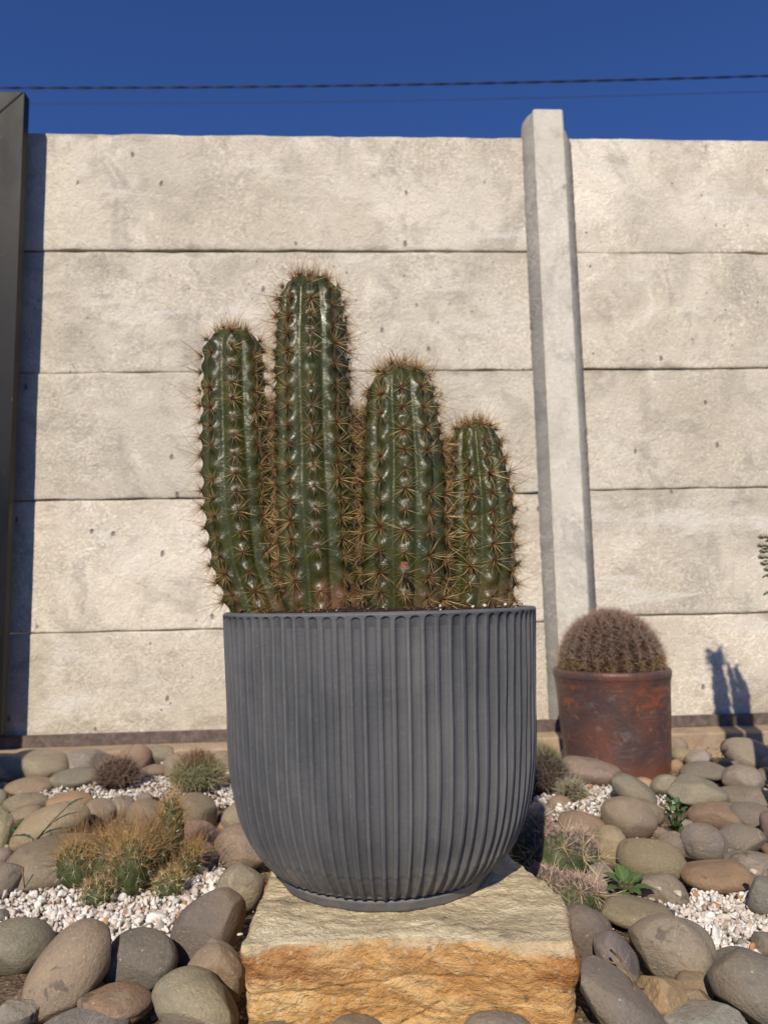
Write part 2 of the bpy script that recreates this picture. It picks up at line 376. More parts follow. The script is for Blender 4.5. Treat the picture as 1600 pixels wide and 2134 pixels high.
MAT['twig'] = m_plain('dry_twig', (.20, .13, .075), .8, .4, 200)
MAT['dryleaf'] = m_plain('dry_leaf', (.20, .085, .045), .7, .3, 200)

# ------------------------------------------------------------------ ground
def axis_coords(lo, hi, step, far):
    a = np.arange(lo, hi + 1e-6, step); out = []; d = step
    while a[0] - d > -far: a = np.concatenate([[a[0] - d], a]); d *= 1.5
    d = step
    while a[-1] + d < far: a = np.concatenate([a, [a[-1] + d]]); d *= 1.5
    return a
gx = axis_coords(-1.3, 1.3, .007, 120); gy = axis_coords(.35, 1.6, .007, 120)
X, Y = np.meshgrid(gx, gy); P = np.stack([X.ravel(), Y.ravel(), 0 * X.ravel()], -1)
near = np.clip((1.9 - np.abs(P[:, 0])) * 2, 0, 1) * np.clip((1.62 - P[:, 1]) * 6, 0, 1) * np.clip((P[:, 1] - .1) * 6, 0, 1)
P[:, 2] = (sinus(P, 3, 22, 4) * .008 + sinus(P, 5, 160, 2) * .0025 + np.clip((P[:, 1] - .9) * .035, 0, .022)) * near - .004
g = obj('ground', mesh('ground', P, grid_faces(len(gx), len(gy)), True, MAT['ground'])); tag(g, 'brown stony soil of the cactus bed', None, None, 'structure')

# ------------------------------------------------------------------ concrete panel wall (own frame: u along the wall, v away from the camera)
YAW = R(2.862); WALL0 = Vector((0, 1.6893, 0))
wall = empty('concrete_wall', WALL0, 'weathered pale concrete panel wall with a slotted post', 'wall', rz=YAW)
def wall_hit(px, py, v=0.0):
    """u, z on the plane v in front of (negative) the wall face"""
    r = ray(px, py); n = Vector((-math.sin(YAW), math.cos(YAW), 0)); c = Vector((0, 0, CAM_H))
    t = (WALL0 + n * v - c).dot(n) / r.dot(n); p = c + r * t - WALL0
    return p.x * math.cos(YAW) + p.y * math.sin(YAW), p.z
def panel(u0, u1, z0, z1, v, seed, fine=True):
    nu = int((u1 - u0) / (.012 if fine else .06)) + 2; nz = 26 if fine else 8
    us = np.linspace(u0, u1, nu); zs = np.linspace(z0, z1, nz)
    if fine: zs = np.sort(np.concatenate([zs, z0 + np.array([.0008, .002, .004]), z1 - np.array([.0008, .002, .004])])); nz += 6
    U, Z = np.meshgrid(us, zs); P = np.stack([U.ravel(), Z.ravel(), np.zeros(U.size)], -1)
    q = P + seed * 3.1
    edge = np.minimum(Z.ravel() - z0, z1 - Z.ravel()); eu = np.minimum(U.ravel() - u0, u1 - U.ravel())
    chip = .0026 * np.exp(-edge / .0012) + .004 * np.exp(-eu / .006)
    vv = v + sinus(q, seed, 9, 3) * .0016 + sinus(q, seed + 50, 70, 2) * .0005 + chip
    rag = sinus(q, seed + 9, 40, 3) * .0014 - np.clip(sinus(q, seed + 19, 55, 2) - .45, 0, 1) * .003 * np.sign(Z.ravel() - (z0 + z1) / 2)
    Zr = Z.ravel() + rag * np.exp(-edge / .004)
    Fv = np.stack([U.ravel(), vv, Zr], -1); Bv = Fv.copy(); Bv[:, 1] = v + .042
    n = len(Fv); f = grid_faces(nu, nz)
    faces = [f, f[:, ::-1] + n]
    def strip(idx, flip):
        a = idx[:-1]; b = idx[1:]; q4 = np.stack([a, a + n, b + n, b], -1); return q4 if not flip else q4[:, ::-1]
    faces += [strip(np.arange(nu), 1 == 0), strip(np.arange(nu) + nu * (nz - 1), True),
              strip(np.arange(nz) * nu, True), strip(np.arange(nz) * nu + nu - 1, False)]
    return obj('panel', mesh('panel', np.concatenate([Fv, Bv]), np.concatenate(faces), True, MAT['panel']), wall)
ZT = 1.4923
u_pl = wall_hit(1111.7, 228, -.02)[0]; u_pr = wall_hit(1221, 1206, -.02)[0]
u_pl2 = wall_hit(1155, 1206, -.02)[0]; u_pr2 = wall_hit(1175.8, 228, -.02)[0]
PU = (u_pl + u_pl2) / 2; PR = (u_pr + u_pr2) / 2
sd_ = 1
bays = [(-2.62, -1.18), (-1.12, PU + .004), (PR - .004, PR + 1.5), (PR + 1.56, PR + 3.0)]
voff = [[0, .001, -.001, .002, 0], [0, .0025, -.0015, .001, -.002], [.001, -.001, .0015, -.001, .002], [0, 0, 0, 0, 0]]
for bi, (a, b) in enumerate(bays):
    for r_ in range(5):
        dz = .0 if bi < 2 else (.0, -.004, .0, .006, .008)[r_]
        z1 = ZT - .3 * r_ + (dz if r_ else .0) ; z0 = ZT - .3 * (r_ + 1) + .0022 + (0 if bi < 2 else (-.004, 0, .006, .008, 0)[r_])
        if r_ == 4: z0 = -.1
        panel(a, b, z0, z1 - .0005, voff[bi][r_] * 1.1, sd_, bi in (1, 2)); sd_ += 1
def post(u0, u1, ztop, seed, fine=True):
    nz = 120 if fine else 20; zs = np.linspace(-.1, ztop, nz); V = []
    for z in zs:
        j = noise.noise(Vector((seed, z * 30, 0))) * .0010; k = noise.noise(Vector((seed + 5, z * 34, 0))) * .0014
        e = .004
        for (u, v) in ((u0 + j, .03), (u0 + j, -.018), (u0 + e + j, -.022), (u1 - e + k, -.022), (u1 + k, -.018), (u1 + k, .03)):
            V.append((u, v, z))
    f = grid_faces(6, nz, True); top = [(6 * (nz - 1) + i) for i in range(6)]
    me = mesh('post', V, [tuple(int(i) for i in q) for q in f] + [tuple(top)], False, MAT['post'])
    return obj('post', me, wall)
zt_post = wall_hit(1144, 228, -.022)[1]
post(PU, PR, zt_post, 3); post(-1.18, -1.12, 1.57, 8, False); post(PR + 1.5, PR + 1.56, 1.57, 9, False)
def fillet(ua, ub, ztop, seed, name='mortar_fillet'):
    """sloping mortar from the panel face (ua) up against the post side (ub)"""
    nz = 260; zs = np.linspace(-.05, ztop, nz); V = []
    sgn = 1 if ub > ua else -1
    for z in zs:
        j = (noise.noise(Vector((seed, z * 45, 0))) * .0016 + noise.noise(Vector((seed, z * 170, 2))) * .0018)
        top = max(0, (z - (ztop - .035)) / .035) ** 2 * .6
        a = ua + j + (ub - ua) * top
        V += [(a, .012, z), (a, -.0035, z), (ub - sgn * .004, -.0165, z), (ub + sgn * .003, -.0165, z), (ub + sgn * .003, .012, z)]
    f = grid_faces(5, nz, True)
    me = mesh(name, V, [tuple(int(i) for i in q) for q in f] + [tuple(5 * (nz - 1) + i for i in range(5))], True, MAT['mortar'])
    return obj(name, me, wall)
fillet(PU - .026, PU, wall_hit(1104, 240, -.01)[1], 1); fillet(PR + .0215, PR, wall_hit(1185, 276, -.01)[1], 2)

# concrete footing along the wall and the gate track lying on it
def strip_obj(name, u0, u1, v0, v1, z0, z1, mat, seed, n=500, rag=.003):
    us = np.linspace(u0, u1, n); V = []
    for u in us:
        j = noise.fractal(Vector((u * 14, seed, 0)), 1.0, 2.0, 4) * rag * 2; k = noise.fractal(Vector((u * 18, seed, 5)), 1.0, 2.0, 4) * rag
        V += [(u, v1, z0), (u, v0 + j, z0), (u, v0 + j * .8, z1 - rag + k * .5), (u, v0 + rag * 2 + j, z1 + k * .3), (u, v1, z1)]
    f = grid_faces(5, n, True)
    me = mesh(name, V, [tuple(int(i) for i in q) for q in f] + [(4, 3, 2, 1, 0), tuple(5 * (n - 1) + i for i in range(5))], False, mat)
    return obj(name, me, None, WALL0, (0, 0, YAW))
ft = strip_obj('footing', -2.62, 3.2, -.088, .05, -.06, .048, MAT['footing'], 3, 600, .0035)
tag(ft, 'sandy concrete footing strip in front of the wall', None, None, 'structure')
tr = strip_obj('gate_track', -2.6, 3.1, -.016, -.006, .0485, .0735, MAT['rail'], 9, 300, .0006)
tag(tr, 'low rusty steel gate track running along the wall base', 'track')

# ------------------------------------------------------------------ sliding gate, dark steel frame
gb_u = None
A = at_y(60, 277, 1.5955); gxr = A.x
gate = empty('sliding_gate', (gxr, 1.5955, 0), 'charcoal steel sliding gate with mitred frame corner in front of the wall', 'gate', rz=YAW)
GT, GZ0, GZ1, GW, GL = .028, .085, 0, .085, 2.0
GZ1 = at_y(52, 190, 1.5955 - GT).z
def prism(name, pts, y0, y1, mat, parent, bev=.0025):
    bm = bmesh.new(); f = bm.faces.new([bm.verts.new((x, y0, z)) for x, z in pts])
    r = bmesh.ops.extrude_face_region(bm, geom=[f])
    for v in r['geom']:
        if isinstance(v, bmesh.types.BMVert): v.co.y = y1
    bmesh.ops.recalc_face_normals(bm, faces=bm.faces[:])
    if bev: bmesh.ops.bevel(bm, geom=bm.edges[:], offset=bev, segments=2, affect='EDGES', profile=.7)
    return from_bm(name, bm, mat, parent)
gp = .0008
prism('stile', [(0, GZ0), (0, GZ1 - gp), (-GW, GZ1 - GW - gp), (-GW, GZ0 + GW + gp)], -GT, 0, MAT['metal'], gate)
prism('top_rail', [(-gp, GZ1), (-GL, GZ1), (-GL + GW, GZ1 - GW), (-GW - gp, GZ1 - GW)], -GT, 0, MAT['metal'], gate)
prism('stile', [(-GL, GZ0), (-GL, GZ1 - gp), (-GL + GW, GZ1 - GW - gp), (-GL + GW, GZ0 + GW + gp)], -GT, 0, MAT['metal'], gate)
prism('bottom_rail', [(-gp, GZ0 - .001), (-GL, GZ0 - .001), (-GL + GW, GZ0 + GW), (-GW - gp, GZ0 + GW)], -GT, 0, MAT['metal'], gate)
prism('infill_sheet', [(-GW + .002, GZ0 + GW), (-GW + .002, GZ1 - GW), (-GL + GW, GZ1 - GW), (-GL + GW, GZ0 + GW)], -.018, -.010, MAT['metal'], gate, 0)
for u in (-.12, -1.85):
    bm = bmesh.new(); bmesh.ops.create_cone(bm, cap_ends=True, segments=24, radius1=.028, radius2=.028, depth=.016)
    bmesh.ops.rotate(bm, verts=bm.verts[:], matrix=Matrix.Rotation(math.pi / 2, 3, 'X')); bmesh.ops.translate(bm, verts=bm.verts[:], vec=(u, -.013, .0745 + .0285))
    from_bm('track_wheel', bm, MAT['rail'], gate)

# ------------------------------------------------------------------ overhead lines
def para(pa, pb, pc):
    xs = [pa.x, pb.x, pc.x]; zs = [pa.z, pb.z, pc.z]; c = np.polyfit(xs, zs, 2); return lambda x: c[0] * x * x + c[1] * x + c[2]
YC = 6.0
fz = para(at_y(0, 183, YC), at_y(800, 177, YC), at_y(1600, 158, YC))
bm = bmesh.new()
for ph in (0, math.pi):
    pts = [Vector((x, YC + .0052 * math.cos(x / .42 * 2 * math.pi + ph), fz(x) + .0052 * math.sin(x / .42 * 2 * math.pi + ph))) for x in np.arange(-9, 9, .035)]
    tube_bm(bm, pts, [.0046] * len(pts), 6)
tag(from_bm('overhead_cable', bm, MAT['cable'], None, True), 'thick twisted black cable crossing the blue sky', 'cable')
fz2 = para(at_y(60, 215, YC), at_y(860, 209, YC), at_y(1600, 190, YC))
pts = [Vector((x, YC, fz2(x))) for x in np.arange(-9, 9, .2)]
tag(from_bm('overhead_wire', tube_bm(bmesh.new(), pts, [.0028] * len(pts), 5), MAT['wire'], None, True), 'faint thin wire just under the twisted cable', 'wire')

# ------------------------------------------------------------------ sandstone block
def sandstone():
    cuts = 100
    bm = bmesh.new(); bmesh.ops.create_cube(bm, size=1); bmesh.ops.subdivide_edges(bm, edges=bm.edges[:], cuts=cuts, use_grid_fill=True)
    Vv = np.array([v.co[:] for v in bm.verts]) + .5
    Fc = np.array([[v.index for v in f.verts] for f in bm.faces]); bm.free()
    T = .0945
    FL, FR = at_z(508, 1975, T), at_z(1203, 1975, T)
    BR, BL = Vector((.118, .80, T)), Vector((-.118, .835, T))
    fl, fr = at_y(516, 2134, FL.y + .004), at_y(1197, 2134, FR.y + .002)
    s = 2.2
    fl = FL + (fl - FL) * s; fr = FR + (fr - FR) * s; br = BR + Vector((.012, .01, -.13)); bl = BL + Vector((-.012, .01, -.13))
    x, y, z = Vv.T
    def tri(c000, c100, c110, c010, c001, c101, c111, c011):
        o = 0
        for c, wgt in ((c000, (1-x)*(1-y)*(1-z)), (c100, x*(1-y)*(1-z)), (c110, x*y*(1-z)), (c010, (1-x)*y*(1-z)),
                       (c001, (1-x)*(1-y)*z), (c101, x*(1-y)*z), (c111, x*y*z), (c011, (1-x)*y*z)):
            o = o + np.outer(wgt, np.array(c[:]))
        return o
    P = tri(fl, fr, br, bl, FL, FR, BR, BL)
    # front edge bows towards the camera; right side bulges at mid depth
    P[:, 1] += .013 * np.sin(np.pi * x) * (1 - y); P[:, 0] += .016 * np.sin(np.pi * np.clip(y * 1.1, 0, 1)) * (x - .5) * 2 * (x > .5)
    c = P.mean(0)
    # soften edges: distance to second nearest face
    d = np.sort(np.stack([np.minimum(x, 1 - x) * .28, np.minimum(y, 1 - y) * .2, np.minimum(z, 1 - z) * .13], -1), axis=1)
    ed = np.clip(1 - d[:, 1] / .012, 0, 1) ** 2
    nrm = P - c; nrm /= np.linalg.norm(nrm, axis=1)[:, None]
    P -= nrm * (ed * (.003 + .003 * (sinus(P, 4, 60, 3)))) [:, None]
    fn = np.zeros_like(P)
    onx = (x < 1e-6) | (x > 1 - 1e-6); ony = (y < 1e-6) | (y > 1 - 1e-6); onz = (z < 1e-6) | (z > 1 - 1e-6)
    fn[onx, 0] = np.sign(x[onx] - .5); fn[ony, 1] = np.sign(y[ony] - .5); fn[onz, 2] = np.sign(z[onz] - .5)
    fn /= np.maximum(np.linalg.norm(fn, axis=1), 1e-6)[:, None]
    h = np.zeros(len(P))
    for i, p in enumerate(P):
        v = Vector(p)
        if onz[i] and not (ony[i] or onx[i]):
            a = noise.fractal(Vector((v.x * 18, v.y * 30, 1)), .9, 2.1, 5) * .0032 + noise.ridged_multi_fractal(Vector((v.x * 30, v.y * 55, 4)), .9, 2, 4, 1.0, 2.0) * .0009
        else:
            q = Vector((v.x * 26, v.y * 26, v.z * 48 + v.x * 14))
            a = noise.fractal(q, .7, 2.1, 6) * .0030 + noise.ridged_multi_fractal(q * .7 + Vector((3, 3, 3)), .9, 2, 5, 1.0, 2.0) * .0012
            zz = .064 + .005 * math.sin(v.x * 21 + .5) + .0025 * noise.noise(Vector((v.x * 40, 0, 0)))
            if v.x < .06: a -= .0016 * math.exp(-((v.z - zz) / .0013) ** 2) - (.0007 if v.z > zz else 0)
            z2 = .012 + (v.x + .03) * .55
            if -.05 < v.x < .04: a -= .003 * math.exp(-((v.z - z2 - .003 * noise.noise(Vector((v.x * 80, 1, 0)))) / .0012) ** 2)
            a += noise.fractal(Vector((v.x * 8, v.y * 8, v.z * 10)), 1, 2, 2) * .0028
        h[i] = a
    P += fn * h[:, None]
    # the pot stands level on the bedding plane
    o = obj('sandstone_block', mesh('sandstone_block', P, Fc, True, MAT['sandstone']))
    return tag(o, 'rough orange and cream sandstone block carrying the ribbed grey pot', 'stone block')
sandstone()

# ------------------------------------------------------------------ ribbed planter
PC = Vector((-.0066, .75, .0945))
planter = empty('ribbed_planter', PC, 'large slate grey planter with vertical ribs on the sandstone block', 'planter')
ZR = .3470 - PC.z
prof_px = [(0.1010, .0), (.1035, .006)]
body_prof = [(.098, .0035), (.104, .0042), (.1095, .0055), (.1185, .0140), (.1270, .0250), (.1350, .0400), (.1420, .0580), (.1468, .0800), (.1498, .1050),
             (.1515, .1350), (.1526, .1650), (.1540, .2000), (.1552, .2300), (.1558, .2440), (.1560, .2500)]
bp = np.array(body_prof); zz = np.concatenate([np.linspace(.0035, .03, 26), np.linspace(.032, .236, 60), np.linspace(.237, .2500, 30)])
rr = np.interp(zz, bp[:, 1], bp[:, 0]); k_ = np.ones(5) / 5; rs = np.convolve(np.pad(rr, 2, 'edge'), k_, 'valid'); rr[3:-2] = rs[3:-2]
NR = 80
gseed = np.random.default_rng(4); wobble = gseed.normal(0, .015, NR); gw = gseed.normal(0, .024, NR); gd = gseed.normal(1, .07, NR); gtop = gseed.normal(.2492, .0004, NR)
def flute(r, th, z, k):
    ph = th / (2 * np.pi) * NR; i = np.floor(ph).astype(int) % NR; f = ph - np.floor(ph)
    f = f + wobble[i] * 1.0
    half = .36 + gw[i]; x = (f - .5) / half
    # rounded end of each groove under the rim
    ztop = gtop[i]; hw = .0038
    over = np.clip((z - (ztop - hw)) / hw, 0, 1); lim = np.sqrt(np.clip(1 - over ** 2, 0, 1))
    inside = np.where(lim > 1e-3, np.clip(1 - (x / np.maximum(lim, 1e-3)) ** 2, 0, 1), 0)
    dep = .0040 * gd[i] * (.35 + .65 * np.clip((ztop - z) / .010, 0, 1)) * np.clip(inside, 0, 1) ** .40 * (z < ztop)
    tw = np.clip((z - .0035) / .004, 0, 1)
    return r - dep * tw + .00035 * np.sin(th * 7 + z * 30) + .0003 * np.sin(th * 23 - z * 60)
prof = list(zip(rr, zz)) + [(.1559, ZR - .0016), (.1552, ZR - .0010), (.1538, ZR), (.1490, ZR + .0002), (.1474, ZR - .0010), (.1466, ZR - .0035), (.1455, .20), (.125, .05), (.09, .02), (.001, .02)]
lathe('pot_body', prof, NR * 14, MAT['pot'], planter, flute)
lathe('foot_ring', [(.001, .0002), (.0985, .0002), (.1022, .0010), (.1036, .0040), (.1048, .0085), (.1056, .0105), (.1050, .0112), (.09, .0116)], 160, MAT['pot'], planter,
      lambda r, th, z, k: r + .0005 * np.sin(th * 5 + 1) + .0003 * np.sin(th * 17))
for o in planter.children:
    if o.name.startswith('pot_body'): o.location.z = .0085; 
# body sits on the foot: rescale so that its rim reaches ZR
pb = [o for o in planter.children if o.name.startswith('pot_body')][0]; pb.scale = (1, 1, (ZR - .0085) / ZR)
def soil_disc(name, rad, z, parent, seed, mat, dome=.006, n=70):
    V = []; Fq = []
    for i in range(n):
        for j in range(48):
            r = rad * i / (n - 1); a = 2 * math.pi * j / 48; p = Vector((r * math.cos(a), r * math.sin(a), 0))
            V.append((p.x, p.y, z + dome * (1 - (i / (n - 1)) ** 2) + .0022 * noise.fractal(p * 90 + Vector((seed, 0, 0)), 1, 2, 4)))
    return obj(name, mesh(name, V, grid_faces(48, n, True), True, mat), parent)
soil_disc('soil', .147, ZR - .0045, planter, 1, MAT['soil'], .008)
def chips(name, centers, sizes, cols, mat, sub=1, parent=None, flat=.7, smooth=True, seed=0):
    g = np.random.default_rng(seed); base = []
    V0, F0 = ico(sub)
    for k in range(14):
        V = V0 * (1 + .22 * sinus(V0, 100 + k, 2.2, 2)[:, None])
        for _ in range(7):
            d = g.normal(size=3); d /= np.linalg.norm(d); c = g.uniform(.42, .72); s = V @ d; V = V - np.outer(np.clip(s - c, 0, None), d) * .95
        base.append(V * np.array([1, g.uniform(.6, .9), g.uniform(flat - .15, flat + .1)]))
    n = len(centers); m_ = len(V0); allV = np.empty((n, m_, 3)); 
    q = g.normal(size=(n, 4)); q /= np.linalg.norm(q, axis=1)[:, None]
    for i in range(n):
        a, b, c, d = q[i]
        Rm = np.array([[1-2*(c*c+d*d), 2*(b*c-a*d), 2*(b*d+a*c)], [2*(b*c+a*d), 1-2*(b*b+d*d), 2*(c*d-a*b)], [2*(b*d-a*c), 2*(c*d+a*b), 1-2*(b*b+c*c)]])
        allV[i] = (base[i % 14] @ Rm.T) * sizes[i] + centers[i]
    Fc = (F0[None] + (np.arange(n) * m_)[:, None, None]).reshape(-1, 3)
    me = mesh(name, allV.reshape(-1, 3), Fc, smooth, mat); set_col(me, np.repeat(np.asarray(cols), m_, 0))
    return obj(name, me, parent)
def disc_pts(n, r0, r1, seed):
    g = np.random.default_rng(seed); a = g.uniform(0, 2 * np.pi, n); r = np.sqrt(g.uniform(r0 ** 2, r1 ** 2, n)); return np.stack([r * np.cos(a), r * np.sin(a)], -1)
pp = disc_pts(420, .06, .143, 5)
cc = np.concatenate([pp, (ZR + .0005 + rng.uniform(-.002, .003, (420, 1)))], 1)
pc = np.array([(.68, .64, .58), (.06, .03, .015), (.10, .05, .025), (.16, .08, .04)])[rng.choice(4, 420, p=[.09, .4, .31, .2])]
o = chips('perlite_and_bark', cc, rng.uniform(.0012, .0030, 420), pc, MAT['grit'], 1, planter, .8, True, 3); o['kind'] = 'stuff'

# ------------------------------------------------------------------ spines
def spine_mesh(name, A, D, L, rad, bend=None, seg=2, mat=None, c0=None, c1=None, colpow=1.0):
    """many 3-sided tapered needles: A base points, D unit directions, L lengths, rad base radii, bend sideways vectors"""
    n = len(A); A = np.asarray(A); D = np.asarray(D); L = np.asarray(L).reshape(-1, 1); rad = np.asarray(rad).reshape(-1, 1)
    ref = np.where(np.abs(D[:, 2:3]) < .9, np.array([[0, 0, 1.]]), np.array([[1., 0, 0]])); U = np.cross(D, ref); U /= np.linalg.norm(U, axis=1)[:, None]; W_ = np.cross(D, U)
    rings = []; cols = []
    for s in range(seg + 1):
        t = s / seg; c = A + D * L * t + (bend * (t * t) if bend is not None else 0)
        rr = rad * (1 - t * .85) if s < seg else rad * .12
        for k in range(3):
            a = 2 * math.pi * k / 3; rings.append(c + (U * math.cos(a) + W_ * math.sin(a)) * rr)
            if c0 is not None: cols.append(c0 + (c1 - c0) * t ** colpow)
    V = np.stack(rings, 1); nv = V.shape[1]
    f = grid_faces(3, seg + 1, True)[:, ::-1]; Fc = (f[None] + (np.arange(n) * nv)[:, None, None]).reshape(-1, 4)
    me = mesh(name, V.reshape(-1, 3), Fc, True, mat)
    if c0 is not None: set_col(me, np.stack(cols, 1).reshape(-1, 3))
    return me
def cluster(seed, nrad, ncen, lr, lc, rs=.00017, rc=.00030):
    g = np.random.default_rng(seed); A = []; D = []; L = []; rd = []
    for i in range(nrad):
        a = 2 * math.pi * (i + g.uniform(-.35, .35)) / nrad; e = g.uniform(.12, .62)
        D.append((math.cos(a) * math.cos(e), math.sin(a) * math.cos(e), math.sin(e))); L.append(lr * g.uniform(.45, 1.35)); rd.append(rs)
    for i in range(ncen):
        a = 2 * math.pi * (i + g.uniform(-.4, .4)) / ncen; e = g.uniform(.45, 1.3)
        D.append((math.cos(a) * math.cos(e), math.sin(a) * math.cos(e), math.sin(e))); L.append(lc * g.uniform(.45, 1.3)); rd.append(rc)
    D = np.array(D); A = D * .0008; bend = g.normal(size=D.shape) * np.array(L)[:, None] * .07
    me = spine_mesh('spine_cluster', A, D, L, rd, bend, 2, MAT['spine'])
    # woolly areole pad
    V0, F0 = ico(1); V = V0 * np.array([.0012, .0012, .0008])
    bm = bmesh.new(); bm.from_mesh(me); vs = [bm.verts.new(p) for p in V]
    for f in F0: bm.faces.new([vs[i] for i in f])
    bm.to_mesh(me); bm.free(); me.polygons.foreach_set('use_smooth', np.ones(len(me.polygons), dtype=bool))
    return me
CL = [cluster(20 + i, 16 + i % 5, 4 + i % 4, .0110, .0215) for i in range(16)]
CLT = [cluster(60 + i, 16, 8, .0085, .0150) for i in range(5)]

def cactus(axis, prof, nribs, phase, Yd, spacing, label, seed, scar=0.45, lmul=1.12):
    """axis: px points (x, y) from base to tip at depth Yd; prof: half widths in px at those points"""
    P = [at_y(x, y, Yd) for x, y in axis]; base = Vector((P[0].x, Yd, PC.z + ZR - .006))
    depth_scale = [(p - Vector((0, 0, CAM_H))).dot(CAM_R @ Vector((0, 0, -1))) / F_PX for p in P]
    z = np.array([p.z for p in P]); cxs = np.array([p.x for p in P]); rr = np.array([w_ * s for w_, s in zip(prof, depth_scale)])
    zb, zt = base.z, z[-1]; H = zt - zb
    nr = 190; per = 12; n = nribs * per
    cap = rr[-1]; zl = zb + (H - cap * .95)
    ss = np.concatenate([np.linspace(zb, zl, int(nr * .8), endpoint=False), zl + cap * .95 * np.sin(np.linspace(0, np.pi / 2, int(nr * .28)))])
    th = np.linspace(0, 2 * np.pi, n, endpoint=False)
    # crest angles counted from the camera side (-Y)
    cr = np.cos(nribs * (th + np.pi / 2 - phase) / 2); fc = np.abs(cr)
    f = (fc ** 2 + .012) ** .31
    V = []; C = []
    order = np.argsort(z)
    def R_(zz): 
        r = np.interp(zz, z[order], rr[order])
        if zz > zl: r *= math.sqrt(max(1e-5, 1 - ((zz - zl) / (cap * .955)) ** 2)) ** .9
        return r
    def X_(zz): return np.interp(zz, z[order], cxs[order])
    g = np.random.default_rng(seed)
    ribid = np.round(nribs * (th + np.pi / 2 - phase) / (2 * np.pi)).astype(int) % nribs
    zoff = g.uniform(0, spacing, nribs); depv = g.uniform(.85, 1.1, nribs)
    for zz in ss:
        r0 = R_(zz); dep = .18 + .05 * math.sin(zz * 40 + seed)
        bump = .045 * np.cos(2 * np.pi * (zz - zb - zoff[ribid]) / spacing) * fc ** 5
        r = r0 * (1 - dep * (1 - f) + bump) 
        q = np.stack([np.cos(th) * r0, np.sin(th) * r0, np.full(n, zz)], -1)
        r = r + sinus(q, seed, 130, 2) * .0007 * min(1, r0 / .02)
        V.append(np.stack([r * np.cos(th) + X_(zz) - base.x, r * np.sin(th), np.full(n, zz - zb)], -1))
        C.append(np.stack([1 - f, np.full(n, scar), 0 * f], -1))
    V = np.concatenate(V); Fc = grid_faces(n, len(ss), True)
    root = empty('columnar_cactus', base, label, 'cactus', 'columnar cacti in the ribbed planter')
    me = mesh('stem', V, Fc, True, MAT['cactus']); set_col(me, np.concatenate(C)); obj('stem', me, root)
    side = []
    for k in range(nribs):
        a = phase - np.pi / 2 + 2 * np.pi * k / nribs; s = zb + zoff[k] - spacing
        while True:
            near_top = s > zl
            s += spacing * (g.uniform(.88, 1.12)) * (.62 if near_top else 1)
            if s > zt - .002: break
            if s < zb + .004: continue
            r = R_(s) * 1.005; dr = (R_(s + .002) - R_(s - .002)) / .004 if s < zt - .004 else -3
            nv = Vector((math.cos(a), math.sin(a), -dr)).normalized()
            p = Vector((r * math.cos(a) + X_(s) - base.x, r * math.sin(a), s - zb))
            if g.uniform() < .04: continue
            me = (CLT if near_top else CL)[int(g.integers(0, 5 if near_top else 16))]
            o = bpy.data.objects.new('spine_cluster', me); link(o, root); o.location = p + nv * .0006
            qd = (nv + Vector(g.normal(0, .16, 3))).to_track_quat('Z', 'Y'); o.rotation_mode = 'QUATERNION'
            o.rotation_quaternion = qd @ Euler((0, 0, g.uniform(0, 6.28))).to_quaternion()
            sc = g.uniform(.7, 1.3) * lmul; o.scale = (sc, sc, sc)
            if abs(nv.x) > .45: side.append((p, nv))
    A = []; D = []
    for p, nv in side:
        low = p.z < .07
        for _ in range(46 if low else 30):
            v = np.array(nv) * .8 + g.normal(0, .6, 3); v /= np.linalg.norm(v); A.append(np.array(p)); D.append(v)
    A = np.array(A); D = np.array(D); ns = len(A); Ls = g.uniform(.006, .015, ns); lg = g.uniform(0, 1, ns) < .05; Ls[lg] = g.uniform(.018, .028, lg.sum())
    cb = np.array([(.10, .035, .015)]) * g.uniform(.6, 1.3, (ns, 1)); ct = np.array([(.56, .38, .18)]) * g.uniform(.3, 1.2, (ns, 1))
    o = obj('side_spines', spine_mesh('side_spines', A, D, Ls, g.uniform(.00012, .00022, ns), g.normal(0, .18, (ns, 3)) * Ls[:, None], 2, MAT['hair'], cb, ct, .5), root); o['kind'] = 'stuff'
    # crown of young upright spines
    m_ = 230; aa = g.uniform(0, 2 * np.pi, m_); rad = cap * .62 * np.sqrt(g.uniform(0, 1, m_))
    zc = zl - zb + cap * .95 * np.sqrt(1 - (rad / cap) ** 2)
    A = np.stack([rad * np.cos(aa) + cxs[-1] - base.x, rad * np.sin(aa), zc - .001], -1)
    D = np.stack([np.cos(aa) * rad / cap * .9 + g.normal(0, .22, m_), np.sin(aa) * rad / cap * .9 + g.normal(0, .22, m_), np.ones(m_)], -1); D /= np.linalg.norm(D, axis=1)[:, None]
    cb = np.array([(.12, .04, .015)] * m_) * g.uniform(.6, 1.3, (m_, 1)); ct = np.array([(.44, .27, .10)] * m_) * g.uniform(.6, 1.2, (m_, 1))
    me = spine_mesh('crown_spines', A, D, g.uniform(.005, .017, m_), g.uniform(.00022, .0004, m_), None, 2, MAT['hair'], cb, ct); obj('crown_spines', me, root)
    return root
cactus([(548, 1272), (515, 1180), (499, 1060), (491, 900), (488, 800), (487, 688)], [70, 72, 72, 69, 66, 58], 9, R(-32), .752, .0188,
       'second tallest spiny cactus column, leftmost in the ribbed grey planter', 11)
cactus([(672, 1272), (664, 1150), (656, 1000), (652, 850), (650, 740), (648, 580)], [80, 83, 81, 79, 76, 64], 10, R(4), .728, .0192,
       'tallest cactus column, brown corky at its foot', 12, 1.0)
cactus([(840, 1272), (841, 1150), (842, 1000), (840, 930), (836, 860), (833, 762)], [82, 89, 87, 82, 76, 59], 11, R(0), .712, .0202,
       'broad bulging cactus column with golden crown between the tallest and the shortest', 13)
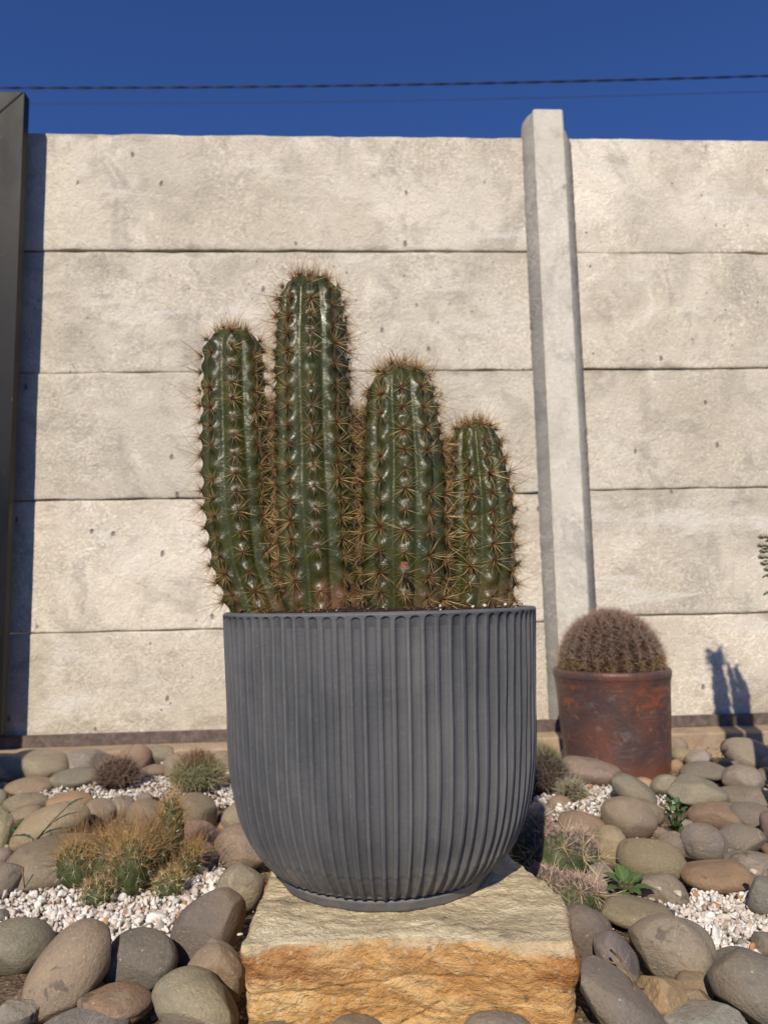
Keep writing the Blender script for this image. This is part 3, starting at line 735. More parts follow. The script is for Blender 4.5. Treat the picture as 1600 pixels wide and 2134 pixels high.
cactus([(992, 1272), (1002, 1180), (1001, 1050), (997, 1000), (992, 950), (987, 880)], [74, 72, 69, 64, 57, 46], 10, R(13), .742, .0178,
       'shortest cactus column, rightmost in the ribbed grey planter', 14)
cactus([(748, 1272), (747, 1100), (746, 950), (748, 868)], [34, 34, 32, 26], 8, R(10), .815, .0165, 'slim golden spined cactus column half hidden behind the gap beside the tallest one', 15)
cactus([(931, 1272), (931, 1120), (930, 1000), (931, 925)], [24, 24, 23, 19], 8, R(0), .815, .0165, 'slim cactus column hidden behind the gap beside the shortest one', 17)
cactus([(578, 1272), (572, 1120), (568, 960), (566, 850)], [28, 28, 27, 22], 8, R(20), .815, .0165, 'slim cactus column hidden behind the gap between the two tallest', 16)
dl = from_bm('dry_flake', (lambda b: (bmesh.ops.create_grid(b, x_segments=4, y_segments=3, size=.0032), [setattr(v.co, 'z', .0006 * math.sin(v.co.x * 900)) for v in b.verts], b)[2])(bmesh.new()), MAT['dryleaf'])
dl.location = at_y(842, 1178, .650); dl.rotation_euler = (R(80), R(10), 0); tag(dl, 'small red brown dry flake stuck among spines of the broad cactus', 'dry leaf')

# ------------------------------------------------------------------ river stones
COL = dict(grey=(.150, .135, .115), dark=(.095, .088, .080), brown=(.175, .125, .088), tan=(.255, .185, .115), olive=(.205, .180, .130), purple=(.135, .100, .092),
           char=(.068, .064, .062), pink=(.215, .155, .125), orange=(.36, .215, .105), rust=(.165, .090, .050), sand=(.34, .275, .175), blue=(.145, .140, .132), pale=(.26, .25, .225))
STONES = [
 # cx, cy, a, b, tilt, colour, shape, label
 (40,1972,70,52,-8,'olive','o','round olive grey stone cut by the left edge below the white chippings'),
 (147,2020,100,70,48,'tan','o','large tan egg shaped stone standing tilted with dark scars, lower left'),
 (293,2002,76,60,-8,'dark','o','dark grey stone with one small round hole, right of the tilted tan egg stone'),
 (436,1930,84,64,32,'dark','o','big dark speckled stone touching the left side of the sandstone block'),
 (459,2026,66,50,-48,'tan','l','smooth tan stone wedged between the block and the grooved olive stone'),
 (243,2094,78,42,-10,'rust','l','rusty brown stone with a pale star scar under the holed grey stone'),
 (412,2092,98,62,-24,'olive','l','large olive stone with a grooved dent, lower left of the block'),
 (30,2116,52,36,-6,'grey','a','split grey stone in the bottom left corner'),
 (172,2140,94,38,2,'blue','o','flat blue grey stone at the bottom edge under the tan egg stone'),
 (392,2156,76,42,0,'dark','o','dark round stone top at the bottom edge before the olive stone'),
 (4,1835,52,37,14,'purple','o','purple brown stone at the left edge beside the white chippings'),
 (118,1792,114,50,6,'brown','o','broad brown stone behind the golden haired cactus'),
 (4,1787,22,18,0,'grey','o','small grey stone at the left edge behind the purple one'),
 (105,1722,80,43,16,'sand','l','sandy yellow speckled two lobed stone above the broad brown stone'),
 (-2,1728,28,38,0,'sand','a','pitted beige stone at the left edge beside the green weed'),
 (52,1700,34,20,10,'tan','o','small tan stone just behind the yellow two lobed stone'),
 (58,1677,47,25,0,'olive','o','grey stone with tan patch left of the white chippings'),
 (66,1641,51,21,-2,'tan','o','flat tan stone with its left end in the shade'),
 (154,1624,53,23,4,'grey','o','flat grey brown stone beside the dry brown cactus'),
 (75,1597,76,33,-4,'olive','o','big olive boulder half covered by the shadow at the back left'),
 (6,1618,42,23,4,'brown','o','shaded brown stone at the left edge before the boulder'),
 (12,1645,22,15,0,'dark','o','small dark stone under the shaded brown one'),
 (1,1665,16,20,0,'grey','o','little grey stone at the left edge beside the flat tan stone'),
 (0,1692,11,13,0,'brown','o','tiny brown stone at the left edge above the beige one'),
 (182,1588,54,27,-6,'blue','a','angular blue grey stone against the footing'),
 (279,1580,37,27,8,'brown','o','brown stone behind the dry brown cactus near the wall'),
 (333,1574,34,21,-8,'olive','o','olive stone right of the brown stone near the wall'),
 (318,1608,28,14,0,'brown','o','small flat stone tucked under the olive stone near the wall'),
 (366,1598,26,27,0,'pink','o','pinkish stone left of the green tuft cactus'),
 (392,1566,32,13,0,'grey','o','grey stone lying against the footing behind the green tuft'),
 (464,1588,30,23,0,'pink','o','pink brown stone at the back beside the ribbed pot'),
 (146,1675,46,23,4,'orange','o','ochre stone in front of the back strip of chippings'),
 (208,1692,36,28,0,'brown','o','brown stone directly behind the golden haired cactus'),
 (254,1684,29,25,0,'olive','o','olive stone between two brown ones behind the golden haired cactus'),
 (301,1668,17,15,0,'grey','o','small grey stone peeping up at the chippings behind the haired cactus'),
 (306,1700,42,32,-10,'brown','o','grey brown stone behind the tall haired cactus stem'),
 (402,1698,50,42,-16,'brown','o','big round brown stone left of the ribbed pot'),
 (408,1748,46,36,-10,'pink','o','pink brown stone under the big round one left of the pot'),
 (497,1708,36,30,0,'olive','o','olive stone half hidden by the left curve of the pot'),
 (462,1703,9,9,0,'grey','o','tiny grey stone between the big brown stone and the pot'),
 (467,1726,13,13,0,'orange','a','small orange broken stone between the brown stones left of the pot'),
 (508,1768,62,42,-12,'pink','o','long pinkish stone running under the left curve of the pot'),
 (500,1850,50,47,-5,'olive','o','upright olive tan stone against the upper left side of the block'),
 (412,1786,46,32,-4,'purple','o','dark purple stone behind the haired cactus spines'),
 (3,1912,17,16,0,'dark','o','small dark stone at the left edge among white chippings'),
 (1226,1946,64,49,-42,'char','l','charcoal stone leaning on the right side of the sandstone block'),
 (1282,2092,104,58,-34,'grey','o','long grey brown stone lying diagonally at the lower right of the block'),
 (1398,1976,87,64,-6,'olive','l','large pale olive stone with faint dark spots, lower right'),
 (1326,1903,75,33,-4,'brown','o','brown stone behind the large pale olive one, below the green weed'),
 (1288,2002,62,38,-52,'dark','o','dark flat stone under the dry twigs'),
 (1388,2084,60,42,-38,'orange','a','cracked orange brown stone with layered split'),
 (1447,2052,40,27,-4,'rust','o','pitted brown stone between the pale olive and the purple stone'),
 (1458,2092,42,26,-24,'brown','a','streaked brown stone right of the cracked one'),
 (1470,2140,82,42,4,'pale','a','pale grey angular stone at the bottom edge, right'),
 (1576,2064,94,70,-24,'purple','o','big purple brown stone in the bottom right corner'),
 (1532,2012,52,33,8,'dark','o','dark pitted stone above the big purple brown one'),
 (1598,1968,32,25,0,'dark','o','dark stone at the right edge above the big purple one'),
 (1604,1872,46,43,10,'blue','o','round blue grey stone cut by the right edge beside white chippings'),
 (1493,1826,75,34,3,'rust','o','smooth reddish brown loaf shaped stone above the right chippings'),
 (1356,1790,70,44,-6,'brown','o','large brown stone right of the pink tipped cactus'),
 (1378,1850,54,31,-14,'olive','l','mottled stone with white chips on it, right of the green weed'),
 (1243,1833,42,38,-16,'olive','l','grey green stone between the pink tipped cactus and the weed'),
 (1270,1766,38,43,10,'tan','o','upright tan stone above the pink tipped cactus'),
 (1308,1706,57,44,-18,'pink','o','big brown stone with ring marks in the right bed'),
 (1342,1692,40,25,-10,'brown','o','brown stone behind the ring marked one'),
 (1320,1651,52,27,-32,'blue','o','blue grey stone leaning before the terracotta pot'),
 (1230,1609,65,29,-8,'pink','o','long pinkish stone at the foot of the terracotta pot'),
 (1212,1720,50,28,-14,'brown','l','brown wedge stone before the small white patch'),
 (1345,1636,23,14,-20,'orange','o','thin orange stone beside the terracotta pot foot'),
 (1388,1638,33,24,4,'grey','o','grey stone at the right foot of the terracotta pot'),
 (1453,1651,60,32,-4,'grey','a','blunt cornered grey stone with white specks, right of the terracotta pot'),
 (1464,1610,47,22,4,'grey','l','speckled grey two lobed stone behind the blunt cornered one'),
 (1453,1582,28,18,8,'pale','o','small pale grey stone topmost of the speckled pile'),
 (1423,1575,27,16,0,'tan','o','small tan stone right behind the terracotta pot'),
 (1408,1556,24,20,0,'pink','o','pinkish stone touching the terracotta pot at the back'),
 (1408,1598,15,15,0,'orange','o','small orange stone at the right side of the terracotta pot'),
 (1518,1596,22,15,0,'dark','o','small shaded stone between the speckled and the olive stones'),
 (1556,1571,52,32,-14,'olive','o','large olive stone near the footing at the right'),
 (1547,1627,41,32,6,'blue','o','round grey stone half in shadow near the right edge'),
 (1594,1592,32,18,0,'orange','o','ochre stone at the right edge before the large olive one'),
 (1602,1615,25,16,0,'brown','o','brown stone at the right edge under the ochre one'),
 (1556,1662,66,24,2,'grey','o','flat grey stone half in shadow under the round grey one'),
 (1495,1696,61,27,7,'brown','o','brown slab like stone in the middle of the right bed'),
 (1560,1703,45,30,4,'purple','o','reddish stone right of the brown slab like one'),
 (1612,1732,27,40,0,'purple','o','dark reddish stone at the right edge in shade'),
 (1541,1749,51,32,8,'grey','o','speckled grey block like stone near the right edge'),
 (1466,1759,46,42,0,'blue','l','blue grey stone with curved ring marks'),
 (1519,1782,19,14,0,'grey','o','small grey stone beside the ring marked blue one'),
 (1400,1764,30,29,0,'brown','o','brown stone behind the large brown one, below the small weed'),
 (1566,1804,58,27,2,'grey','a','flat grey stone behind the loaf shaped one'),
 (1603,1772,19,14,0,'rust','o','small brown stone at the right edge above the flat grey one'),
 (1604,1684,17,13,0,'brown','o','tiny brown stone at the right edge above the reddish one'),
 (1432,1723,23,16,-30,'grey','o','small grey stone right of the small weed'),
 (1378,1737,23,14,0,'pink','o','small pink stone left of the small weed'),
 (1126,1695,35,22,-6,'pink','o','pinkish stone behind the pink tipped cactus, beside the pot'),
 (1166,1675,25,17,0,'tan','o','tan stone under the pale tuft'),
 (1478,1668,30,16,0,'dark','o','small dark stone under the blunt cornered grey one'),
]
FRONT = [(738,2146,62,28,0,'brown','o','brown stone top at the bottom edge before the block, left of middle'),
         (1036,2146,74,34,0,'grey','o','grey stone top at the bottom edge before the block, right of middle'),
         (566,2160,46,26,0,'olive','o','olive stone sliver at the bottom edge under the left end of the block'),
         (1225,2165,50,30,0,'grey','o','grey stone sliver at the bottom edge under the right end of the block')]
def stone_mesh(r, kind, seed, sub):
    V0, F0 = ico(sub); g = np.random.default_rng(seed)
    e = g.uniform(.86, 1.0) if kind != 'a' else .72
    V = np.sign(V0) * np.abs(V0) ** e; V /= np.linalg.norm(V, axis=1)[:, None] ** .55
    d = sinus(V0, seed, 1.5, 2) * (.13 if kind == 'o' else .17) + sinus(V0, seed + 1, 4.5, 3) * .018
    V = V * (1 + d[:, None])
    for _ in range(5 if kind != 'a' else 0):
        n = g.normal(size=3); n /= np.linalg.norm(n); c = g.uniform(.66, .88); sF = V @ n; ov = sF - c; soft = np.where(ov > 0, ov, 0); V = V - np.outer(soft * .62 * np.minimum(1, soft / .08), n)
    if kind == 'a':
        for _ in range(9):
            n = g.normal(size=3); n /= np.linalg.norm(n); c = g.uniform(.62, .85); s = V @ n; V = V - np.outer(np.clip(s - c, 0, None), n) * .92
        V = V * (1 + .03 * sinus(V0, seed + 7, 12, 3)[:, None])
    if kind == 'l':
        n = g.normal(size=3); n[2] = abs(n[2]); n /= np.linalg.norm(n); s = V @ n
        V = V * (1 - .05 * np.exp(-((s - .35) / .16) ** 2))[:, None]
    # a chipped scar on some
    for _ in range(g.integers(0, 3)):
        n = g.normal(size=3); n[1] = -abs(n[1]); n /= np.linalg.norm(n); dd = np.linalg.norm(V0 - n, axis=1)
        V = V * (1 - .045 * np.exp(-(dd / .13) ** 4))[:, None]
    V = V * r
    # normalise extents
    return V, F0
def add_stone(i, s, ydepth=None):
    cx, cy, a, b, tilt, colk, kind, label = s
    v = ray(cx, cy); fwd = CAM_R @ Vector((0, 0, -1)); dep_h = math.atan2(-v.z, math.hypot(v.x, v.y)); sd_, cd_ = math.sin(dep_h), math.cos(dep_h)
    swap = a < b; A_ = a; r2 = min(.82 * max(a, b * .8), .78 * b / sd_); r3 = math.sqrt(max(b * b - (r2 * sd_) ** 2, (.35 * b) ** 2)) / cd_
    k = 1.0 / F_PX
    zg = .004 + max(0, min(.022, (1700 - cy) * .00012))
    t = R(tilt)
    ez = math.sqrt((A_ * math.sin(t)) ** 2 + (r3 * math.cos(t)) ** 2)
    s_ = -v.z / 1.0        # per unit ray parameter (ray has unit depth along the view axis)
    D = (CAM_H - zg) / (s_ + .80 * ez * k)
    if ydepth is not None: D = ydepth / v.y
    c = Vector((0, 0, CAM_H)) + v * D
    r = np.array([A_, r2, r3]) * k * D
    V, Fc = stone_mesh(r * .985, kind, 300 + i, 5 if a > 45 and cy > 1740 else 4)
    # match the pixel box of the ellipse after the shape noise
    ext = (V.max(0) - V.min(0)) / 2; V = (V - (V.max(0) + V.min(0)) / 2) * (r / ext)
    o = obj('river_stone', mesh('river_stone', V, Fc, True, MAT['stone']))
    az = math.atan2(v.x, v.y)
    o.location = c; o.rotation_euler = (Matrix.Rotation(-az, 3, 'Z') @ Matrix.Rotation(-t - ROLL * 0, 3, 'Y')).to_euler()
    g = np.random.default_rng(900 + i); cc = (np.array(COL[colk]) * .55 + np.array((.192, .155, .112)) * .45) * 1.22 * g.uniform(.9, 1.12) * (1 + g.normal(0, .03, 3)); o.color = (*cc, 1)
    tag(o, label, 'stone', 'river stones of the cactus bed')
    return o
for i, s in enumerate(STONES): add_stone(i, s)
for i, s in enumerate(FRONT): add_stone(200 + i, s, .572)

# ------------------------------------------------------------------ white chippings (beyond counting) and grit
def in_poly(x, y, poly):
    c = False; j = len(poly) - 1
    for i in range(len(poly)):
        xi, yi = poly[i]; xj, yj = poly[j]
        if (yi > y) != (yj > y) and x < (xj - xi) * (y - yi) / (yj - yi) + xi: c = not c
        j = i
    return c
def patch(name, poly, n, size, z0, z1, seed, label, white=.85):
    g = np.random.default_rng(seed); q = [at_z(x, y, .01) for x, y in poly]; pl = [(p.x, p.y) for p in q]
    xs = [p[0] for p in pl]; ys = [p[1] for p in pl]; C = []
    while len(C) < n:
        x = g.uniform(min(xs), max(xs)); y = g.uniform(min(ys), max(ys))
        if in_poly(x, y, pl): C.append((x, y, g.uniform(z0, z1)))
    pal = np.array([(.76, .70, .65), (.84, .81, .77), (.66, .56, .50), (.64, .54, .47), (.50, .42, .33), (.30, .27, .21), (.45, .25, .13)])
    p = g.choice(7, n, p=[.38, .28, .12, .11, .06, .03, .02]); col = pal[p] * g.uniform(.72, 1.05, (n, 1))
    o = chips(name, np.array(C), size * np.exp(g.normal(-.28, .32, n)), col, MAT['gravel'], 2 if size > .0045 else 1, None, .62, size > .0045, seed)
    return tag(o, label, 'gravel', None, 'stuff')
patch('white_gravel', [(-60, 1900), (40, 1830), (90, 1812), (250, 1860), (330, 1850), (400, 1800), (475, 1790), (470, 1830), (430, 1880), (380, 1900), (420, 2000), (330, 1990), (240, 1990), (120, 1995), (60, 1950), (-60, 1980)],
      3900, .0056, -.002, .012, 31, 'white marble chippings around the golden haired cactus')
patch('white_gravel', [(1270, 1880), (1420, 1860), (1560, 1830), (1680, 1850), (1680, 1990), (1500, 2030), (1440, 1960), (1380, 1900)], 2100, .0055, -.002, .011, 32,
      'white marble chippings before the loaf shaped brown stone')
patch('white_gravel', [(60, 1665), (120, 1640), (200, 1635), (290, 1622), (400, 1615), (490, 1605), (620, 1620), (620, 1700), (480, 1700), (440, 1672), (330, 1672), (270, 1690), (150, 1665), (110, 1672)],
      5200, .0042, .010, .024, 33, 'strip of white chippings behind the middle stones on the left')
patch('white_gravel', [(1090, 1700), (1130, 1660), (1200, 1635), (1290, 1630), (1290, 1660), (1262, 1710), (1240, 1720), (1160, 1720)], 1500, .0042, .008, .022, 34,
      'small patch of white chippings before the terracotta pot')
patch('white_gravel', [(1340, 1660), (1410, 1655), (1400, 1710), (1360, 1710)], 160, .0040, .008, .018, 35, 'few white chippings beside the small weed')
# loose grit between the stones
ng = 9000; gxy = np.stack([rng.uniform(-.95, .95, ng), rng.uniform(.50, 1.62, ng) ** 1.0], -1)
gz = np.clip((gxy[:, 1] - .9) * .035, 0, .022) + rng.uniform(-.003, .004, ng)
gpal = np.array([(.30, .20, .12), (.20, .13, .08), (.12, .08, .055), (.42, .33, .24), (.62, .56, .48), (.40, .24, .11)])
nc = 700; cxy = np.stack([rng.uniform(-.9, .9, nc), rng.uniform(.52, 1.55, nc)], -1); czz = np.clip((cxy[:, 1] - .9) * .035, 0, .022) + rng.uniform(.0, .006, nc)
o = chips('stone_fragments', np.concatenate([cxy, czz[:, None]], 1), rng.uniform(.0035, .0085, nc), gpal[rng.choice(6, nc, p=[.3, .2, .1, .16, .1, .14])], MAT['grit'], 1, None, .7, False, 18)
tag(o, 'small broken brown and pale stone fragments in the gaps between the river stones', 'gravel', None, 'stuff')
o = chips('grit', np.concatenate([gxy, gz[:, None]], 1), rng.uniform(.001, .0038, ng), gpal[rng.choice(6, ng, p=[.25, .27, .2, .14, .07, .07])], MAT['grit'], 1, None, .8, True, 8)
tag(o, 'brown soil grit and small chips between the river stones', 'grit', None, 'stuff')
# single white chips lying apart on stones
for k, (px, py, s, z, lb) in enumerate([(1412, 1862, .0055, .048, 'cream chip lying on the mottled stone'), (1568, 1815, .0058, .050, 'cream chip on the flat grey stone near the right edge'),
                                    (500, 1947, .0034, .030, 'tiny white chip wedged against the left side of the block'), (1372, 1852, .0045, .050, 'white chip on the left of the mottled stone')]):
    V0, F0 = ico(2); V = V0 * (1 + .15 * sinus(V0, 70 + k, 2, 2)[:, None]) ; gq = np.random.default_rng(k)
    for _ in range(9):
        d = gq.normal(size=3); d /= np.linalg.norm(d); V = V - np.outer(np.clip(V @ d - .6, 0, None), d)
    V = V * s * np.array([1, .8, .6]); p = at_z(px, py, z)
    me = mesh('marble_chip', V, F0, False, MAT['gravel']); set_col(me, np.array([(.58, .50, .40)] * len(V))); o = obj('marble_chip', me, None, p)
    tag(o, lb, 'pebble', 'loose white chips')

# ------------------------------------------------------------------ spiny plants
def unit(v): return v / np.maximum(np.linalg.norm(v, axis=1), 1e-9)[:, None]
def dome_stem(root, c, rx, h, seed, mat='olive', ribs=0, lean=(0, 0)):
    V0, F0 = ico(4); z = (V0[:, 2] + 1) / 2
    V = V0 * np.array([rx, rx, h / 2]) ; V[:, 2] += h / 2
    th = np.arctan2(V0[:, 1], V0[:, 0]); m_ = 1 + .05 * sinus(V0, seed, 4, 3)
    if ribs: m_ = m_ - .07 * (1 - np.abs(np.cos(th * ribs / 2)) ** .7) * (1 - np.abs(V0[:, 2]) ** 4)
    V[:, :2] *= m_[:, None]; V[:, 0] += lean[0] * z ** 1.5; V[:, 1] += lean[1] * z ** 1.5
    return obj('stem', mesh('stem', V, F0, True, MAT[mat]), root, c), V
def areoles_on(V0n, n, g, zmin=-.2):
    out = []
    i = 0
    while len(out) < n:
        z = 1 - (i + .5) / n * (1 - zmin) ; a = i * 2.39996 + g.uniform(-.1, .1); r = math.sqrt(max(0, 1 - z * z)); out.append((r * math.cos(a), r * math.sin(a), z)); i += 1
    return np.array(out)
def hairy(root, c, rx, h, n_are, per, L, seed, up=.8, cols=((.16, .065, .02), (.45, .27, .09)), rad=.0002, lean=(0, 0), zmin=-.3, spread=.7, curve=.15, side_short=.5, name='spines'):
    g = np.random.default_rng(seed); D0 = areoles_on(None, n_are, g, zmin); A = []; D = []; Ls = []
    for d in D0:
        z = (d[2] + 1) / 2; p = np.array([d[0] * rx + lean[0] * z ** 1.5, d[1] * rx + lean[1] * z ** 1.5, d[2] * h / 2 + h / 2])
        for _ in range(per):
            v = d * 1.0 + g.normal(0, spread, 3) + np.array([0, 0, up * max(0, d[2] + .3)]); v /= np.linalg.norm(v)
            if v @ d < 0.05: v = v + d * (.15 - v @ d); v /= np.linalg.norm(v)
            A.append(p); D.append(v); Ls.append(L * g.uniform(.35, 1.15) * (side_short + (1 - side_short) * max(0, min(1, d[2] + .4))))
    A = np.array(A); D = np.array(D); Ls = np.array(Ls); n = len(A)
    bend = g.normal(0, curve, (n, 3)) * Ls[:, None] + np.array([0, 0, -.05]) * Ls[:, None]
    c0 = np.array(cols[0]) * g.uniform(.6, 1.4, (n, 1)); c1 = np.array(cols[1]) * g.uniform(.55, 1.25, (n, 1))
    me = spine_mesh(name, A, D, Ls, np.full(n, rad) * g.uniform(.7, 1.3, n), bend, 3, MAT['hair'], c0, c1)
    o = obj(name, me, root, c); o['kind'] = 'stuff'; return o
# golden haired clump on the left gravel
G0 = at_z(260, 1862, .008)
hc = empty('haired_cactus', G0, 'low clump of green cactus stems under long golden brown hair', 'cactus')
def loc_px(px, py, z=.006, base=G0): return Vector(at_z(px, py, z)) - base
for k, (px, py, rx, h, na, per, L, ln) in enumerate([(168, 1852, .021, .050, 60, 14, .040, (-.004, 0)), (228, 1850, .018, .058, 60, 15, .044, (.0, 0)), (272, 1868, .019, .062, 70, 15, .046, (.004, -.004)),
        (318, 1846, .016, .060, 50, 14, .042, (.006, 0)), (352, 1835, .013, .094, 60, 9, .038, (.004, 0)), (205, 1888, .014, .026, 36, 10, .020, (0, 0)), (352, 1872, .013, .028, 36, 11, .026, (.003, 0)),
        (385, 1835, .013, .040, 46, 13, .042, (.010, 0))]):
    rx *= 1.3; h *= 1.08; c = loc_px(px, py); dome_stem(hc, c, rx, h, 40 + k, 'olive', 0, ln)
    hairy(hc, c, rx, h, int(na * .62), int(per * .5), L * 1.3, 60 + k, up=.8, lean=ln, rad=.00027, zmin=.15, spread=.85, cols=((.50, .33, .15), (.22, .11, .055)), curve=.10, side_short=.35)
    hairy(hc, c, rx, h, int(na * .7), int(per * .45), L * .5, 360 + k, up=.6, lean=ln, rad=.00027, zmin=.42, spread=.9, cols=((.66, .44, .17), (.42, .24, .09)), curve=.14, side_short=.5)
    hairy(hc, c, rx, h, int(na * .6), 3, L * .4, 260 + k, up=.3, lean=ln, rad=.0002, zmin=-.5, spread=.8, cols=((.30, .22, .10), (.70, .62, .40)), side_short=.6)
    # pale starry areoles on the sides
    hairy(hc, c, rx * 1.01, h, 40, 10, .010, 80 + k, up=.0, cols=((.80, .72, .48), (.55, .50, .30)), lean=ln, rad=.00022, zmin=-.6, spread=.8, side_short=1, name='areole_star')
# dry brown nest like cactus at the back left
def ball_plant(name, px, py, z, rx, h, na, per, L, seed, label, cols, mat='olive', up=.3, extra=None, rad=.0004, curve=.25, zmin=-.3, spread=.8):
    b = at_z(px, py, z); r = empty(name, b, label, 'cactus'); dome_stem(r, Vector((0, 0, -.004)), rx, h, seed, mat)
    hairy(r, Vector((0, 0, -.004)), rx, h, na, per, L, seed, up, cols, rad, zmin=zmin, spread=spread, curve=curve, side_short=.8)
    if extra: extra(r)
    return r
def straws(r, pts, rad=.0007):
    for a, b in pts: from_bm('dead_straw', tube_bm(bmesh.new(), [a, (Vector(a) + Vector(b)) / 2 + Vector((0, 0, .003)), b], [rad, rad * .8, rad * .4], 5), MAT['twig'], r, True)
ball_plant('dry_cactus', 245, 1640, .022, .036, .052, 90, 16, .020, 5, 'dry brown tangled cactus at the back left chippings', ((.16, .10, .075), (.46, .33, .25)), 'soil',
           extra=lambda r: straws(r, [((.012, -.02, .04), (.040, -.01, .088)), ((-.02, -.03, .03), (-.036, -.04, .004)), ((.02, -.03, .03), (.030, -.045, .002)), ((-.03, -.02, .035), (-.05, -.02, .05))]), curve=.5)
ball_plant('tuft_cactus', 412, 1646, .022, .042, .056, 110, 16, .024, 6, 'green tuft cactus with red brown top, back left beside the pot', ((.16, .16, .07), (.60, .52, .32)), 'olive',
           extra=lambda r: hairy(r, Vector((0, 0, .004)), .030, .056, 40, 14, .020, 16, .8, ((.14, .05, .03), (.30, .13, .08)), .0004, zmin=.45), rad=.0005)
ball_plant('dark_tuft_cactus', 1138, 1655, .012, .036, .070, 90, 15, .022, 7, 'dark straggly tuft right of the ribbed pot', ((.12, .095, .08), (.40, .33, .25)), 'soil',
           extra=lambda r: hairy(r, Vector((-.004, 0, .02)), .026, .056, 50, 12, .018, 17, .8, ((.10, .11, .04), (.30, .29, .13)), .0004, zmin=.1), rad=.0004, curve=.4)
ball_plant('pale_tuft_cactus', 1192, 1672, .012, .020, .034, 60, 14, .018, 8, 'small pale straw coloured tuft on the white patch', ((.22, .19, .11), (.55, .50, .36)), 'soil', rad=.0005)
# pink tipped mound right of the block
B0 = at_z(1165, 1890, .006); pk = empty('mound_cactus', B0, 'mound of green cactus with pinkish tips and straw star spines beside the block', 'cactus')
for k, (px, py, rx, h) in enumerate([(1120, 1850, .030, .085), (1165, 1868, .032, .074), (1205, 1855, .028, .066), (1138, 1898, .024, .044), (1195, 1905, .028, .038), (1228, 1900, .018, .030)]):
    c = at_z(px, py, .004) - B0; dome_stem(pk, c, rx, h, 140 + k, 'olive')
    hairy(pk, c, rx, h, 120, 15, .008, 150 + k, .2, ((.10, .13, .05), (.30, .27, .18)), .00018, zmin=-.5, spread=.9, side_short=1)
    hairy(pk, c, rx * .96, h, 60, 26, .0085, 160 + k, .6, ((.40, .24, .22), (.70, .50, .48)), .00024, zmin=.35, spread=.7, side_short=1)
    hairy(pk, c, rx, h, 9, 12, .026, 170 + k, .0, ((.50, .36, .20), (.86, .72, .50)), .00055, zmin=-.2, spread=1.0, side_short=1, curve=.08, name='star_spines')

# ------------------------------------------------------------------ weeds, twigs
def leaf(root, p, d, L, wd, seed, col=(.055, .13, .035), cup=.15, notch=0):
    g = np.random.default_rng(seed); d = Vector(d).normalized(); side = d.cross(Vector((0, 0, 1))); side.normalize(); up = side.cross(d)
    nu, nv = 7, 12; V = []; C = []
    for j in range(nv):
        t = j / (nv - 1); w_ = wd * (math.sin(math.pi * min(1, t * .96 + .04)) ** .7) * (1 + notch * .35 * math.sin(t * 34))
        for i in range(nu):
            s = (i / (nu - 1) - .5) * 2
            q = Vector(p) + d * (L * t) + side * (s * w_) + up * (abs(s) * w_ * cup * 2 - L * .35 * t * t + .0006 * math.sin(t * 20 + s * 4)); V.append(q)
            k = 1.5 if i == nu // 2 else 1 + .12 * math.sin(t * 40 + abs(s) * 6); C.append(np.array(col) * k)
    me = mesh('leaf', V, grid_faces(nu, nv), True, MAT['leaf']); set_col(me, np.array(C)); return obj('leaf', me, root)
def weed(px, py, z, leaves, label, col, stems=True, k_=1.0):
    leaves = [(a, e, o * k_, L * k_, w_ * k_, n) for a, e, o, L, w_, n in leaves]
    b = at_z(px, py, z); r = empty('weed', b, label, 'weed', 'green weeds between the stones')
    for k, (az, el, off, L, wd, nt_) in enumerate(leaves):
        d = Vector((math.cos(R(az)) * math.cos(R(el)), math.sin(R(az)) * math.cos(R(el)), math.sin(R(el))))
        p = Vector((d.x * off, d.y * off, d.z * off + .002))
        if stems and off > .003: from_bm('stalk', tube_bm(bmesh.new(), [(0, 0, -.004), p * .5 + Vector((0, 0, .001)), p], [.0011, .0009, .0007], 5), MAT['olive'], r, True)
        leaf(r, p, d, L, wd, k, tuple(np.array(col) * (.85 + .3 * ((k * 37) % 10) / 10)), .12, nt_)
    return r
weed(1302, 1860, .022, [(200, 25, .010, .026, .0110, 0), (160, 50, .012, .030, .0130, 0), (100, 70, .014, .028, .0120, 0), (60, 55, .012, .028, .0120, 0), (20, 40, .014, .030, .0130, 0),
     (-10, 18, .014, .034, .0100, 0), (-60, 25, .004, .030, .0110, 0), (-110, 10, .006, .028, .0090, 0), (170, 10, .014, .026, .0080, 0)], 'broad leaved green weed beside the pink tipped cactus', (.070, .120, .038), True, .66)
weed(1408, 1742, .020, [(60 * k + 10, 40 + 12 * (k % 3), .006 + .007 * (k % 3), .016, .0065, 1) for k in range(6)] + [(70 * k, 70, .034, .014, .0065, 1) for k in range(6)] + [(45 + 80 * k, 78, .046, .012, .006, 1) for k in range(4)],
     'small crinkled green weed standing among brown stones right of the terracotta pot', (.075, .125, .045), True, .85)
weed(38, 1752, .02, [(100, 60, .004, .028, .0045, 0), (40, 65, .003, .026, .0042, 0), (150, 50, .003, .022, .0040, 0)], 'dark narrow leaved weed at the left edge between pale stones', (.035, .090, .025))
weed(72, 1752, .045, [(20, 25, .010, .038, .0042, 1), (8, 40, .028, .036, .0042, 1), (170, 20, .004, .030, .0045, 1), (30, 42, .050, .026, .004, 1)], 'toothed green weed lying on the yellow two lobed stone', (.055, .100, .060))
def twig(pts, rad, label):
    P = [at_z(x, y, z) for x, y, z in pts]; b = P[0]
    bm = tube_bm(bmesh.new(), [p - b for p in P], [rad * (1 - .5 * i / len(P)) for i in range(len(P))], 6)
    o = from_bm('twig', bm, MAT['twig'], None, True, b); tag(o, label, 'twig', 'dry twigs under the charcoal stone')
